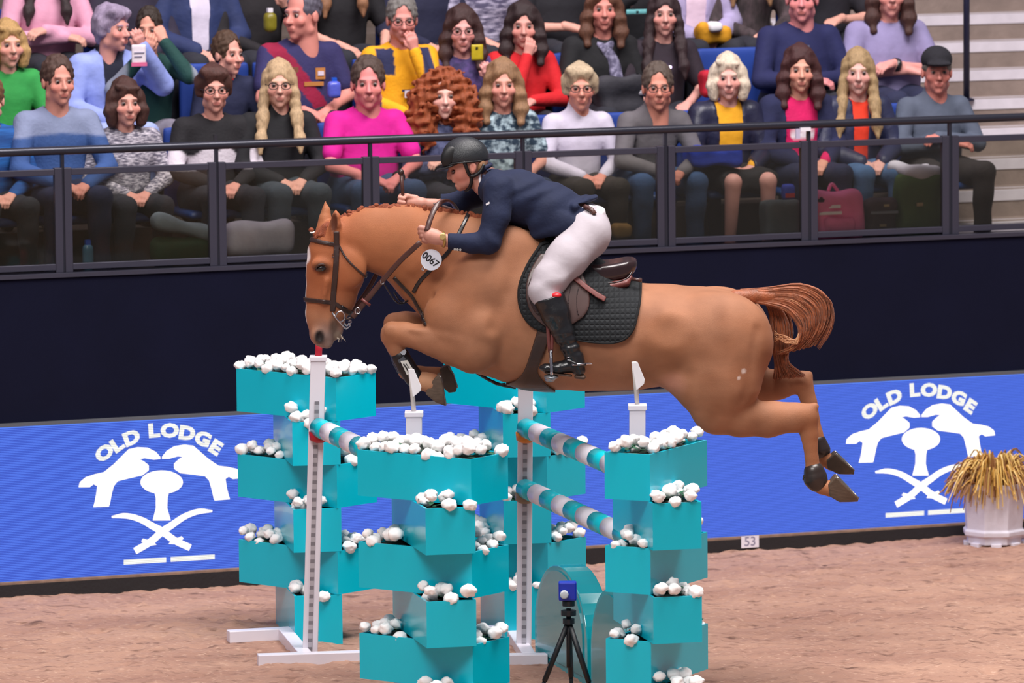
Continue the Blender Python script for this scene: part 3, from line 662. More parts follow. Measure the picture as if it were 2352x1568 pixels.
def coat_colour(V):
    base = np.array(lin('a26e50')); C = np.tile(base, (len(V), 1))
    def mix(w, col): C[:] = C * (1 - w[:, None]) + np.array(lin(col)) * w[:, None]
    x, y, c = V.T
    mix(np.clip((1120 - x) / 160, 0, 1) * np.clip((740 - y) / 120, 0, 1) * .75, 'a26038')        # redder neck and head
    mix(np.clip((850 - x) / 60, 0, 1) * np.clip((720 - y) / 40, 0, 1) * .55, '9c5430')
    r = np.random.RandomState(4)
    for _ in range(46):   # dappled darker hair on flank and quarters
        cx, cy = r.uniform(1450, 1790), r.uniform(690, 960); mix(blob(V, (cx, cy, c.clip(-200, 200).mean() * 0 + (110 if r.rand() < .8 else -110)), (r.uniform(18, 46), r.uniform(18, 46), 160)) * r.uniform(.2, .5), '7f4c2e')
    for _ in range(40):
        cx, cy = r.uniform(960, 1240), r.uniform(560, 860); mix(blob(V, (cx, cy, 100), (r.uniform(20, 50), r.uniform(20, 60), 160)) * r.uniform(.1, .3), '855234')
    mix(blob(V, (1250, 800, 110), (150, 90, 200)) * .3, 'b98a68')
    mix(blob(V, (1530, 790, 110), (80, 90, 200)) * .6, '8f5a38'); mix(blob(V, (1545, 870, 60), (45, 40, 90)) * .9, 'b9806f'); mix(blob(V, (1760, 830, 60), (40, 90, 120)) * .5, '8e4f2c')
    mix(blob(V, (950, 690, 0), (110, 80, 200)) * .4, '9c6238'); mix(blob(V, (860, 628, 0), (40, 22, 60)) * .8, '6a3a1e')
    mix(blob(V, (905, 760, 0), (45, 40, 200)) * .6, 'a5663e'); mix(np.clip((x - 1815) / 50, 0, 1) * np.clip((y - 900) / 60, 0, 1) * .5, 'a5663e')
    mix(np.clip((y - 726) / 40, 0, 1) * (x < 800) * (y < 810) * np.clip((x - 712) / 30, 0, 1) * .85, '8c7a74')   # grey muzzle
    mix(np.clip(blob(V, (735, 771, 33), (15, 21, 24)) * 2.4, 0, 1), '2b2424'); mix(np.clip(blob(V, (735, 771, -33), (15, 21, 24)) * 2.4, 0, 1), '2b2424')
    mix(np.clip(blob(V, (768, 745, 0), (16, 40, 60)) * 1.5, 0, .8), '4a4038'); mix(np.clip(blob(V, (776, 768, 0), (12, 14, 40)) * 1.8, 0, .8), '9c8f7e')
    for g in (1, -1): mix(np.clip(blob(V, (741, 612, 50 * g), (26, 17, 22)) * 2.0, 0, .85), '4b2b1a')
    mix(np.clip(blob(V, (769, 508, 44), (12, 30, 14)) * 2.2, 0, .9), '4a2213'); mix(blob(V, (747, 490, -30), (40, 40, 40)) * .4, 'c48a62')
    # white star and stripe
    fr = np.abs(c) < 9
    mix(np.clip(blob(V, (706, 585, 4), (16, 22, 26)) * 3, 0, 1), 'f2eaea'); mix(((x < 712) & (y > 590) & (y < 740) & (np.abs(c) < 8)) * .95, 'efe6e4')
    mix(np.clip(blob(V, (978, 868, 57), (26, 26, 60)) * 1.6, 0, .7), 'b98a68')
    for (px, py, rr) in ((1703, 838, 7), (1692, 853, 5)): mix(np.clip(blob(V, (px, py, 140), (rr, rr, 60)) * 2, 0, .8), 'd9c6bd')
    return C
def set_col(me, C, name='coat'):
    a = me.color_attributes.new(name, 'FLOAT_COLOR', 'POINT'); a.data.foreach_set('color', np.hstack([C, np.ones((len(C), 1))]).astype(np.float32).ravel())
hs = SDF((680, 440, -185), (1985, 1165, 185), 3.6); horse_field(hs)
HV, HF = hs.mesh(1)
hb = hmesh('body', HV, HF, m_coat, horse); set_col(hb.data, coat_colour(HV)); del hs
# eyes
m_eye = mat('dark_wet_eye', '120c0a', .08, coat=1.0)
for g in (1, -1):
    e = SDF((720, 595, 20 * g - 25 + 10 * g), (765, 630, 20 * g + 35 + 10 * g), 1.5); e.ell((740.5, 612, 45 * g), (12.5, 8, 7.5), rot=[[.97, .24, 0], [-.24, .97, 0], [0, 0, 1]]); V, F = e.mesh(); hmesh('eye', V, F, m_eye, horse)
    htube('eyelid', [(727, 615, 50 * g), (733, 605, 51 * g), (743, 602.5, 51 * g), (753, 607, 47 * g)], [1.5, 2.6, 2.6, 1.5], mat('dark_eyelid', '3a2015', .6), horse, 6, 4)
# hooves
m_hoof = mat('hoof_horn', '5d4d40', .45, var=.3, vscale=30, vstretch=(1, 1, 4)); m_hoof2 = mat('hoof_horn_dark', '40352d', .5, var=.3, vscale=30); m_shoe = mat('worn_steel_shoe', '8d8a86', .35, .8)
def hoof(poly, c, m, sole):
    """poly: side outline; sole: (p, q) the two ends of the sole edge"""
    p = np.asarray(poly, dtype=float); s = SDF((*(p.min(0) - 8), c - 40), (*(p.max(0) + 8), c + 40), 1.6); X, Y, Z = s.xyz((slice(None),) * 3)
    q1 = poly_sdf2(X[:, :, 0], Y[:, :, 0], p)[:, :, None] + 3 + 0 * Z
    # half width grows towards the sole
    a_, b_ = np.array(sole[0], float), np.array(sole[1], float); t = (b_ - a_) / np.linalg.norm(b_ - a_); n = np.array([-t[1], t[0]]); ds = np.abs((X - a_[0]) * n[0] + (Y - a_[1]) * n[1]); al = ((X - a_[0]) * t[0] + (Y - a_[1]) * t[1]) / np.linalg.norm(b_ - a_)
    w = (28 - ds * .22) * np.sqrt(np.clip(1 - (np.clip(al, 0, 1) ** 3) * .85, .02, 1)); q2 = np.abs(Z - c) - w + 3
    s.a = (np.sqrt(np.maximum(q1, 0) ** 2 + np.maximum(q2, 0) ** 2) + np.minimum(np.maximum(q1, q2), 0) - 3).astype(np.float32); V, F = s.mesh(1); o = hmesh('hoof', V, F, m, horse)
    out = n if ((p.mean(0) - a_) @ n) < 0 else -n; pts = []
    for u_ in np.linspace(0, 1, 12): wv = 24 * math.sqrt(max(1 - u_ ** 3 * .92, .02)); pts.append((*(a_ + (b_ - a_) * (.04 + .93 * u_) + out * .6), c + wv))
    pts = pts + [(x, y, 2 * c - z) for x, y, z in reversed(pts)]; htube('horseshoe', pts, 2.0, m_shoe, o, 6)
hoof([(978, 896), (984, 878), (1000, 858), (1011, 850), (1018, 872), (1024, 925), (1000, 915)], 57, m_hoof, ((1011, 850), (1024, 925)))
hoof([(1010, 852), (1026, 843), (1042, 866), (1050, 893), (1046, 906), (1030, 908), (1014, 892)], -57, m_hoof2, ((1028, 844), (1050, 897)))
hoof([(1900, 1104), (1917, 1084), (1971, 1138), (1969, 1145), (1926, 1145), (1904, 1132)], 52, m_hoof, ((1917, 1084), (1971, 1139)))
hoof([(1902, 1062), (1921, 1044), (1967, 1086), (1967, 1096), (1930, 1094), (1905, 1082)], -52, m_hoof2, ((1921, 1044), (1967, 1088)))
# mane, braids, tail
m_mane = mat('red_brown_mane_hair', '8a4324', .6, var=.35, vscale=40, vstretch=(3, 3, .6), bump=.6, bscale=160)
crest = spline([(758, 520), (785, 502), (830, 484), (880, 476), (930, 477), (990, 482), (1050, 491), (1105, 501), (1150, 512)], 12)
s = SDF((700, 455, -30), (1170, 575, 36), 2.2); r = random.Random(11)
for i, (x, y) in enumerate(crest):
    hgt = 7 + 3.5 * math.sin(i * .9) + (7 if x > 930 else 0)
    for k in range(2):
        cx, cc = x + r.uniform(-4, 4), r.uniform(-5, 9); s.seg((cx, y + 10, cc), 8, (cx + r.uniform(-5, 5), y - hgt * .35 + r.uniform(-2, 2), cc + r.uniform(-3, 5)), 3.5, 3)
for i in range(26):   # forelock drawn down between the ears
    a = r.uniform(0, 1); x0, y0 = 758 - 12 * a, 515 + 6 * a; x1, y1 = 722 + 34 * r.random(), 545 + r.uniform(-8, 4); c0 = r.uniform(-18, 22); s.seg((x0, y0, c0), 7, (x1, y1, c0 + r.uniform(-4, 10)), 4, 3)
V, F = s.mesh(); hmesh('mane', V, F, m_mane, horse)
for x, y in ((804, 490), (833, 481), (866, 475), (717, 531)):
    s = SDF((x - 12, y - 12, -8), (x + 12, y + 12, 16), 1.3); s.ell((x - 1, y - 3, 3), (6.5, 5.5, 6)); V, F = s.mesh(); k = hmesh('mane_knot', V, F, m_mane, horse)
    htube('white_band', [(x + 4.5 * math.cos(a) + 1, y + 2.0 + 1.2 * math.sin(a), 4 + 4.5 * math.sin(a)) for a in np.linspace(0, 2 * math.pi, 10, endpoint=False)], 1.7, mat('white_mane_band', 'f4efe8', .5), k, 6, closed=True)
m_tail = mat('chestnut_tail_hair', '96522e', .5, var=.45, vscale=26, vstretch=(1, 1, 1), bump=.3, bscale=120, sheen=.2)
m_tail2 = mat('pale_tail_strand', 'c98f66', .45)
g_out = np.array([(1698, 668, 0), (1765, 662, 4), (1835, 654, 8), (1886, 674, 10), (1901, 712, 6), (1893, 752, 2), (1868, 792, -4)], float)
g_in = np.array([(1712, 688, 0), (1752, 696, 8), (1802, 710, 16), (1829, 740, 18), (1834, 768, 14), (1820, 796, 4), (1788, 812, -8)], float)
g_drop = np.array([(1708, 680, -6), (1752, 688, -18), (1788, 712, -26), (1800, 760, -30), (1796, 805, -26), (1800, 838, -22), (1818, 868, -20)], float)
g_back = np.array([(1706, 682, -10), (1748, 690, -24), (1768, 712, -32), (1776, 755, -34), (1780, 800, -30), (1784, 838, -24), (1782, 872, -20)], float)
tv, tf, tv2, tf2 = [], [], [], []
r = random.Random(21)
def strand(a, b, w, rad0, vs, fs):
    base = a * (1 - w) + b * w; jit = np.array([[r.uniform(-1, 1) * 5 * (i / 6) ** .6, r.uniform(-1, 1) * 5 * (i / 6) ** .6, r.uniform(-1, 1) * 16 * (.4 + i / 9)] for i in range(7)]); jit[1:] = .5 * (jit[1:] + jit[:-1])
    p = spline(base + jit, 3); v, f = tube(HW(p), np.linspace(rad0, rad0 * .3, len(p)) * HS, 4); k = len(vs); vs += list(v); fs += [tuple(i + k for i in q) for q in f]
for i in range(420): strand(g_out, g_in, r.random(), r.uniform(2.2, 3.6), tv, tf)
for i in range(240): strand(g_drop, g_back, r.uniform(-.9, 1.1), r.uniform(2.0, 3.2), tv, tf)
for i in range(60): strand(g_out + np.array([2, -3, 0]), g_out + np.array([14, 10, 0]), r.random() ** 2, r.uniform(.8, 1.6), tv, tf)
for i in range(50): strand(g_in, g_drop, r.random() * .4 + .6, r.uniform(2.5, 4), tv, tf)
for i in range(34): strand(g_out, g_in, r.uniform(.55, 1.0), r.uniform(1.0, 1.8), tv2, tf2)
for i in range(10):
    p = spline(np.array([(1834, 762 + r.uniform(-4, 12), 20), (1822 + r.uniform(-6, 6), 774 + r.uniform(0, 14), 24), (1800, 768 + r.uniform(0, 18), 18), (1778, 756 + r.uniform(0, 30), 6)]), 5); v, f = tube(HW(p), np.linspace(2.2, .8, len(p)) * HS, 4); k = len(tv2); tv2 += list(v); tf2 += [tuple(i + k for i in q) for q in f]
tl = wobj('tail', tv, tf, m_tail, horse, True); wobj('tail_highlight_strands', tv2, tf2, m_tail2, tl, True)
s = SDF((1675, 640, -40), (1800, 730, 40), 2.5); s.chain([(1690, 684, 0, 19), (1730, 680, 0, 17), (1775, 680, 2, 15)], 4); V, F = s.mesh(); hmesh('tail_dock', V, F, m_tail, horse)
# whiskers on the chin
r = random.Random(2)
wv, wf = [], []
for i in range(14):
    p0 = np.array([776 + r.uniform(-6, 6), 768 + r.uniform(-6, 6), r.uniform(-8, 12)]); p1 = p0 + np.array([r.uniform(2, 15), r.uniform(4, 13), r.uniform(-2, 6)]); v, f = tube(HW([p0, (p0 + p1) / 2 + np.array([1, -1, 0]), p1]), [.7 * HS, .5 * HS, .2 * HS], 4); k = len(wv); wv += list(v); wf += [tuple(j + k for j in q) for q in f]
wobj('chin_whiskers', wv, wf, mat('pale_whisker', 'cabfae', .6), horse)
# ------------------------------------------------------------------ tack wrapped on the coat
def strip(pts, w):
    p = np.asarray(pts, dtype=float); t = np.gradient(p, axis=0); t /= np.linalg.norm(t, axis=1)[:, None]; n = np.stack([-t[:, 1], t[:, 0]], 1); return np.vstack([p + n * w / 2, (p - n * w / 2)[::-1]])
def wrap(name, poly, off, m, parent, v=1.8, crange=(-175, 175), legs=False, inner=None, smooth=1, extra=None):
    p = np.asarray(poly, dtype=float); lo = p.min(0) - 8; hi = p.max(0) + 8
    s = SDF((lo[0], lo[1], crange[0]), (hi[0], hi[1], crange[1]), v, off + 6); horse_field(s, legs)
    X, Y, Z = s.xyz((slice(None),) * 3); d2 = poly_sdf2(X[:, :, 0], Y[:, :, 0], p)[:, :, None]
    a = np.maximum(s.a - off, d2)
    if inner is not None: a = np.maximum(a, -(s.a - inner))
    if extra is not None: a = np.maximum(a, extra(X, Y, Z))
    V, F = surfnet(a.astype(np.float32), s.lo, s.v, smooth)
    return hmesh(name, V, F, m, parent)
m_lea = mat('dark_brown_leather', '33211d', .4, var=.15, vscale=30, coat=.15); m_lea2 = mat('brown_leather', '4d2f2a', .42, var=.15, vscale=20, coat=.2); m_blk = mat('black_leather', '17161a', .35, var=.15, vscale=20, coat=.25)
m_steel = mat('polished_steel', 'c9c9cf', .18, 1.0); m_redlea = mat('red_brown_leather', '6e3733', .45)
br = thing('bridle', 'dark brown leather bridle with steel bit on the horse head', 'bridle', HW((765, 640, 0))[0])
wrap('cheekpiece', strip(spline([(775, 528), (775, 550), (774, 600), (768, 665), (765, 712)], 4), 13), 5, m_lea, br, inner=-4)
wrap('noseband', strip(spline([(694, 687), (730, 688), (768, 693), (790, 708), (812, 722)], 4), 10), 5, m_lea, br, inner=-4)
wrap('browband', strip([(708, 547), (740, 553), (774, 558)], 9), 5, m_lea, br, inner=-4)
wrap('throatlash', strip(spline([(778, 556), (800, 592), (848, 638)], 4), 5), 4.5, m_lea, br, inner=-3)
for g in (1, -1):
    cb = lambda x, y: (x, y, 34 * g)
    htube('bit_shank', [(764, 714, 36 * g), (776, 730, 37 * g), (796, 752, 36 * g)], 2.2, m_steel, br)
    htube('bit_ring', [(771, 722, 38 * g), (777, 713, 39 * g), (786, 711, 39 * g), (793, 719, 38 * g), (792, 729, 38 * g), (783, 736, 37 * g)], 1.9, m_steel, br, sp=4)
    htube('bit_hook', [(796, 752, 36 * g), (801, 748, 37 * g), (806, 743, 37 * g), (803, 739, 37 * g), (799, 743, 37 * g)], 1.6, m_steel, br, sp=3)
    htube('strap_buckle', [(x + 770, y + 583, 47 * g) for x, y in ((-5, -4), (5, -4), (5, 3), (-5, 3))], 1.2, m_steel, br, closed=True)
    htube('rein_hook_strap', [(790, 726, 37 * g), (800, 728, 38 * g), (812, 724, 40 * g)], 2.6, m_lea, br)
htube('curb_chain', [(786, 700, 34), (797, 708, 20), (800, 712, 0), (797, 708, -20), (786, 700, -34)], 3, m_blk, br, sp=4)
rn = thing('reins', 'brown leather reins running from the bit to the rider hands', 'reins', HW((880, 640, 40))[0])
FLAT = (0, 1, 0)
htube('near_rein', [(811, 724, 42), (822, 711, 45), (850, 676, 54), (879, 640, 66), (922, 590, 92), (968, 546, 118)], 6.2, m_lea2, rn, 8, 5, flat=(FLAT, .35))
htube('far_rein', [(806, 722, -40), (850, 660, -52), (900, 560, -64), (940, 478, -62)], 5.5, m_lea2, rn, 8, 5, flat=(FLAT, .35))
htube('rein_loop', [(982, 522, 116), (990, 495, 108), (1000, 473, 92), (1014, 460, 70), (1030, 459, 40), (1042, 470, 5), (1048, 490, -40), (1010, 480, -62), (965, 474, -66)], 6.4, m_lea2, rn, 8, 5, flat=((.3, 1, .2), .35))
htube('rein_buckle', [(x + 824, y + 709, 49) for x, y in ((-7, -3), (-1, -8), (6, -2), (2, 6), (-5, 6))], 1.5, m_steel, rn, closed=True)
htube('rein_stop', [(832, 681, 54), (842, 689, 55), (852, 696, 54)], 3.4, m_redlea, rn)
bp = thing('breastplate', 'thin black leather breastplate and martingale straps on the horse chest', 'breastplate', HW((960, 660, 0))[0])
wrap('neck_strap', strip(spline([(1078, 486), (1062, 518), (1036, 566), (1002, 602), (966, 640), (950, 668)], 4), 9), 4.5, m_blk, bp, crange=(0, 120), inner=-4)
wrap('chest_strap', strip(spline([(905, 634), (925, 655), (946, 677), (956, 695), (968, 716), (978, 738)], 4), 8), 6, m_blk, bp, crange=(-60, 100), inner=-4)
htube('martingale_fork', [(952, 680, 10), (925, 694, 30), (908, 685, 48), (892, 660, 60), (881, 642, 66)], 1.8, m_blk, bp, 6, 5)
htube('martingale_ring', [(880 + 4 * math.cos(a), 640 + 6 * math.sin(a), 67) for a in np.linspace(0, 6.28, 10, endpoint=False)], 1.3, m_steel, bp, closed=True)
htube('hanging_strap', [(946, 677, 20), (940, 686, 20), (922, 692, 18), (905, 668, 30)], 1.6, m_blk, bp, 6, 4)
htube('belly_strap', [(978, 738, 0), (1030, 806, 0), (1090, 852, 0), (1140, 880, 0), (1185, 890, 0)], 4, m_blk, bp, 6, 5)
htube('girth_loop', [(1128, 872, 10), (1140, 881, 14), (1160, 879, 16)], 2.2, m_blk, bp, 6, 4)
# number disc
nd = thing('number_disc', 'round white competition number disc reading 0067 on the horse neck', 'number disc', HW((992, 588, 96))[0])
ND_C = 94
ring = [(992 + 24 * math.cos(a), 588 + 24 * math.sin(a)) for a in np.linspace(0, 2 * math.pi, 36, endpoint=False)]
v, f = poly_plate(HW([(x, y, ND_C) for x, y in ring]), HC / HS, .006); wobj('disc', v, f, mat('white_plastic_disc', 'dfe4f0', .3), nd)
v, f = text_geo('0067', 20.5, .35, 0); a = rad(38); v = v * np.array([1.02, 1.1, 1])
wobj('lettering', HW([(990 + p[0] * math.cos(a) + p[1] * math.sin(a), 588 + p[0] * math.sin(a) - p[1] * math.cos(a), ND_C + 3.4) for p in v]), f, mat('black_print', '131018', .6), nd)
htube('clip', [(974, 604, ND_C + 2), (970, 609, ND_C + 2), (974, 612, ND_C), (978, 606, ND_C + 2)], 1.3, m_steel, nd, sp=3)
# leg boots
def leg_boot(label, chain, m, extra=None):
    t = thing('horse_boot', label, 'horse boot', HW((chain[0][0], chain[0][1], chain[0][2]))[0], group='protective horse boots')
    c = np.array(chain); R = c[:, 3].max() * 1.3 + 6; s = SDF(c[:, :3].min(0) - R, c[:, :3].max(0) + R, 1.8); s.chain(chain, 4); V, F = s.mesh(); hmesh('shell', V, F, m, t); return t
m_boot = mat('black_horse_boot', '141318', .45, var=.2, vscale=20, bump=.15, bscale=80); m_bbr = mat('dark_brown_fetlock_boot', '2f2522', .35, coat=.2)
b = leg_boot('black tendon boot with a white label on the near foreleg', [(921, 812, 58.5, 21, .9), (934, 835, 58, 21, .9), (951, 860, 57, 22, .95)], m_boot)
pl = [(921, 820), (937, 818), (952, 842), (936, 852)]; v, f = poly_plate(HW([(x, y, 80) for x, y in pl]), HC / HS, .004); lb = wobj('label_patch', v, f, mat('white_label', 'cfcdc6', .6), b); lb['label'] = 'white label patch'
for (x0, y0, x1, y1, rr) in ((928, 826, 941, 847, 1.6), (933, 824, 946, 845, .8)): htube('label_print', [(x0, y0, 83), ((x0 + x1) / 2 + .8, (y0 + y1) / 2, 83), (x1, y1, 83)], rr, mat('black_print', '131018'), b, 6)
htube('label_emblem', [(942, 838, 83), (945, 842, 83)], 2.2, mat('maroon_print', '6a2434', .6), b, 6)
v, f = poly_plate(HW([(x, y, 78.5) for x, y in ((920, 800), (932, 793), (935, 799), (931, 806), (925, 806))]), HC / HS, .004); wobj('reflective_tab', v, f, mat('pale_grey_tab', 'a8aeb6', .4), b)
v, f = poly_plate(HW([(x, y, 79) for x, y in ((915, 819), (928, 809), (934, 816), (919, 826))]), HC / HS, .004); wobj('strap', v, f, mat('grey_strap', '474a52', .5), b)
leg_boot('black tendon boot on the far foreleg, half hidden', [(909, 802, -59, 21, .9), (919, 832, -58, 20, .9), (926, 850, -57, 19, .9)], m_boot)
b = leg_boot('dark brown fetlock boot on the near hind leg', [(1869, 1078, 52.5, 24, .95), (1872, 1092, 52, 27, .95), (1876, 1100, 52, 24, .95)], m_bbr)
htube('front_strap', [(1848, 1086, 60), (1846, 1094, 50), (1848, 1088, 40)], 4, m_bbr, b, 8, 4)
leg_boot('dark brown fetlock boot on the far hind leg', [(1884, 1022, -53, 19, .95), (1889, 1040, -52, 23, .95)], m_bbr)
# ================================================================== SADDLE AND RIDER (same frame as the horse)
m_pad = mat('black_quilted_pad', '14181c', .85, var=.25, vscale=3, bump=.5, bscale=70)
def quilt(m, period):
    nt = m.node_tree; N = nt.nodes; L = nt.links; g = N.new('ShaderNodeNewGeometry'); sp = N.new('ShaderNodeSeparateXYZ'); L.new(g.outputs['Position'], sp.inputs[0]); hs_ = []
    for k in (0, 2):
        mu = N.new('ShaderNodeMath'); mu.operation = 'MULTIPLY'; mu.inputs[1].default_value = 2 * math.pi / period; L.new(sp.outputs[k], mu.inputs[0]); si = N.new('ShaderNodeMath'); si.operation = 'SINE'; L.new(mu.outputs[0], si.inputs[0]); ab = N.new('ShaderNodeMath'); ab.operation = 'ABSOLUTE'; L.new(si.outputs[0], ab.inputs[0]); hs_.append(ab)
    mn = N.new('ShaderNodeMath'); mn.operation = 'MINIMUM'; L.new(hs_[0].outputs[0], mn.inputs[0]); L.new(hs_[1].outputs[0], mn.inputs[1])
    b = N.new('ShaderNodeBump'); b.inputs['Strength'].default_value = .8; b.inputs['Distance'].default_value = .006; L.new(mn.outputs[0], b.inputs['Height']); L.new(b.outputs[0], N['Principled BSDF'].inputs['Normal'])
quilt(m_pad, .05)
pad_poly = spline([(1240, 552), (1212, 592), (1192, 636), (1188, 670), (1194, 702), (1210, 728), (1232, 744), (1268, 754), (1325, 768), (1370, 774), (1408, 774), (1436, 764), (1454, 742), (1463, 712), (1470, 680), (1474, 640), (1474, 600), (1400, 560), (1320, 530)], 5)
pad = thing('saddle_pad', 'black quilted saddle pad under the brown saddle', 'saddle pad', HW((1330, 700, 120))[0])
wrap('quilted_cloth', pad_poly, 8, m_pad, pad, v=2.6, inner=-5)
pc_ = np.array(pad_poly); inner_pp = pc_ * .955 + pc_.mean(0) * .045
def rim(X, Y, Z): return -poly_sdf2(X[:, :, 0], Y[:, :, 0], inner_pp)[:, :, None] + 0 * Z
wrap('bound_edge', pad_poly, 11, mat('black_piping', '08080b', .9), pad, v=2.6, inner=-5, extra=rim)
sad = thing('saddle', 'dark brown leather jumping saddle with high cantle', 'saddle', HW((1330, 640, 60))[0])
m_sad = mat('dark_saddle_leather', '2a1a1c', .28, var=.15, vscale=14, coat=.35); m_flap = mat('brown_saddle_flap', '46312e', .42, var=.14, vscale=14, coat=.15)
for g in (1, -1):
    cr = (20, 175) if g > 0 else (-175, -20)
    wrap('flap', spline([(1240, 575), (1218, 610), (1208, 645), (1211, 685), (1228, 716), (1258, 738), (1290, 740), (1325, 722), (1346, 702), (1353, 672), (1346, 640), (1330, 612), (1300, 580), (1240, 575)], 4)[:-1], 15, m_flap, sad, v=2.4, crange=cr, inner=-3)
    wrap('knee_block', spline([(1226, 612), (1213, 645), (1217, 682), (1232, 706), (1240, 700), (1226, 672), (1224, 645), (1236, 615), (1226, 612)], 4)[:-1], 24, m_sad, sad, v=2.2, crange=cr)
    for k, x in enumerate((1296, 1312, 1330)):
        wrap('flap_seam', strip(spline([(x - 2, 638 + k * 4), (x - 7, 668), (x - 6, 700), (x - 2, 722 - k * 6)], 4), 2.2), 17, m_sad, sad, v=1.6, crange=cr, inner=8)
# seat: puffed body from pommel to cantle
def puffed(poly, w, rnd, v, taper=None):
    p = np.asarray(poly, dtype=float); s = SDF((*(p.min(0) - 10), -w - 10), (*(p.max(0) + 10), w + 10), v); X, Y, Z = s.xyz((slice(None),) * 3)
    ww = w if taper is None else taper(X)
    q1 = np.maximum(poly_sdf2(X[:, :, 0], Y[:, :, 0], p)[:, :, None] + rnd, -1e3) + 0 * Z; q2 = np.abs(Z) - ww + rnd + 0 * q1
    s.a = (np.sqrt(np.maximum(q1, 0) ** 2 + np.maximum(q2, 0) ** 2) + np.minimum(np.maximum(q1, q2), 0) - rnd).astype(np.float32); return s.mesh(1)
seat_poly = spline([(1238, 548), (1256, 545), (1290, 582), (1330, 594), (1364, 602), (1400, 601), (1440, 594), (1458, 595), (1463, 603), (1459, 616), (1446, 630), (1420, 638), (1384, 641), (1350, 634), (1310, 618), (1262, 588), (1238, 548)], 4)[:-1]
V, F = puffed(seat_poly, 76, 13, 2.2, lambda X: np.interp(X, [1235, 1270, 1320, 1380, 1440, 1465], [34, 44, 66, 78, 66, 44])); hmesh('seat', V, F, m_sad, sad)
for g in (1, -1):
    s = SDF((1340, 615, min(10 * g, 115 * g)), (1470, 685, max(10 * g, 115 * g)), 2.2); s.chain([(1362, 645, 66 * g, 10, 1.5), (1400, 651, 70 * g, 11, 1.5), (1436, 643, 66 * g, 9, 1.5), (1448, 630, 58 * g, 4, 1.5)], 4); V, F = s.mesh(1); hmesh('panel', V, F, m_redlea, sad)
    wrap('girth_point_strap', strip([(1313, 622), (1345, 648), (1370, 665), (1388, 675)], 11), 21, m_redlea, sad, v=1.8, crange=(40, 175) if g > 0 else (-175, -40), inner=10)
    htube('seat_piping', [(1325, 600, 62 * g), (1345, 622, 76 * g), (1370, 638, 82 * g), (1400, 642, 82 * g), (1436, 634, 72 * g), (1452, 616, 50 * g)], 2.0, m_sad, sad, 6, 4)
    # stirrup: leather and iron
    x0 = 150 * g
    htube('stirrup_leather', [(1257, 715, x0), (1258, 750, x0 + 4 * g), (1262, 792, x0 + 8 * g)], 4.2, m_redlea, sad, 8, 3, flat=(FLAT, .4))
    htube('stirrup_leather', [(1264, 715, x0 + 3 * g), (1267, 752, x0 + 7 * g), (1266, 792, x0 + 10 * g)], 3.6, m_redlea, sad, 8, 3, flat=(FLAT, .4))
    st = htube('stirrup_iron', [(1264, 786, x0 + 10 * g), (1265, 810, x0 + 20 * g), (1266, 842, x0 + 24 * g)], 4.0, m_steel, sad, 10, 4)
    htube('stirrup_iron', [(1264, 786, x0 + 8 * g), (1263, 810, x0 - 20 * g), (1264, 842, x0 - 24 * g)], 3.4, m_steel, sad, 10, 4)
    s = SDF((1235, 825, x0 - 40), (1290, 870, x0 + 40), 1.8); s.ell((1265, 848, x0), (17, 6, 27), 3); s.ell((1262, 854, x0), (12, 6, 24), 2); V, F = s.mesh(); hmesh('stirrup_tread', V, F, mat('brushed_tread_steel', '9aa0a6', .4, .8), sad)
htube('pad_strap_tab', [(1450, 634, 70), (1472, 637, 74)], 4, m_lea2, sad)
gi = thing('girth', 'dark brown leather stud girth around the horse belly', 'girth', HW((1225, 840, 0))[0])
wrap('girth_band', spline([(1236, 735), (1262, 742), (1252, 790), (1240, 820), (1235, 846), (1252, 872), (1276, 900), (1215, 905), (1160, 886), (1185, 866), (1203, 842), (1220, 790), (1236, 735)], 4)[:-1], 6, mat('girth_leather', '39241c', .4, var=.3, vscale=10, coat=.2), gi, v=2.2, legs=True, inner=-5)
# ------------------------------------------------------------------ rider
skin_m = mat('rider_skin', 'c99181', .5, attr='coat', var=.05, vscale=40, spec=.4)
rider = thing('person', 'rider in navy jacket, white breeches and black helmet crouching over the horse neck', 'person', HW((1300, 640, 0))[0])
def head_prims(s):
    s.ell((1078, 366, 0), (44, 44, 35), 4); s.ell((1064, 396, 0), (31, 36, 25), 10); s.chain([(1088, 408, 0, 22, 1.25), (1066, 421, 0, 15, 1.3), (1057, 431, 0, 8.5, 1.4)], 7)
    s.chain([(1036, 387, 0, 4.6), (1032.5, 399, 0, 5), (1031.5, 408, 0, 5.8)], 3.5); s.seg((1038, 409, -4), 3.6, (1038, 409, 4), 3.6, 2)
    s.seg((1040, 385, -12), 6, (1040, 385, 12), 6, 5)
    s.seg((1044, 417, -8), 3.6, (1044, 417, 8), 3.6, 2.5); s.seg((1049, 427, -7), 3.8, (1049, 427, 7), 3.8, 2.5); s.seg((1043, 422, -8), 2.2, (1044, 422, 8), 2.2, 1.2, op='sub')
    for g in (1, -1):
        s.ell((1041, 394, 15 * g), (6, 5, 6), 4, op='sub'); s.ell((1062, 401, 19 * g), (13, 11, 8), 8)
        s.ell((1087, 383, 35 * g), (8, 13.5, 4.5), 2); s.ell((1086, 383, 41 * g), (4, 8, 3.5), 1.5, op='sub')
    s.chain([(1092, 400, 0, 24, 1), (1112, 425, 0, 25, 1.05), (1135, 440, 0, 28, 1.2)], 8)
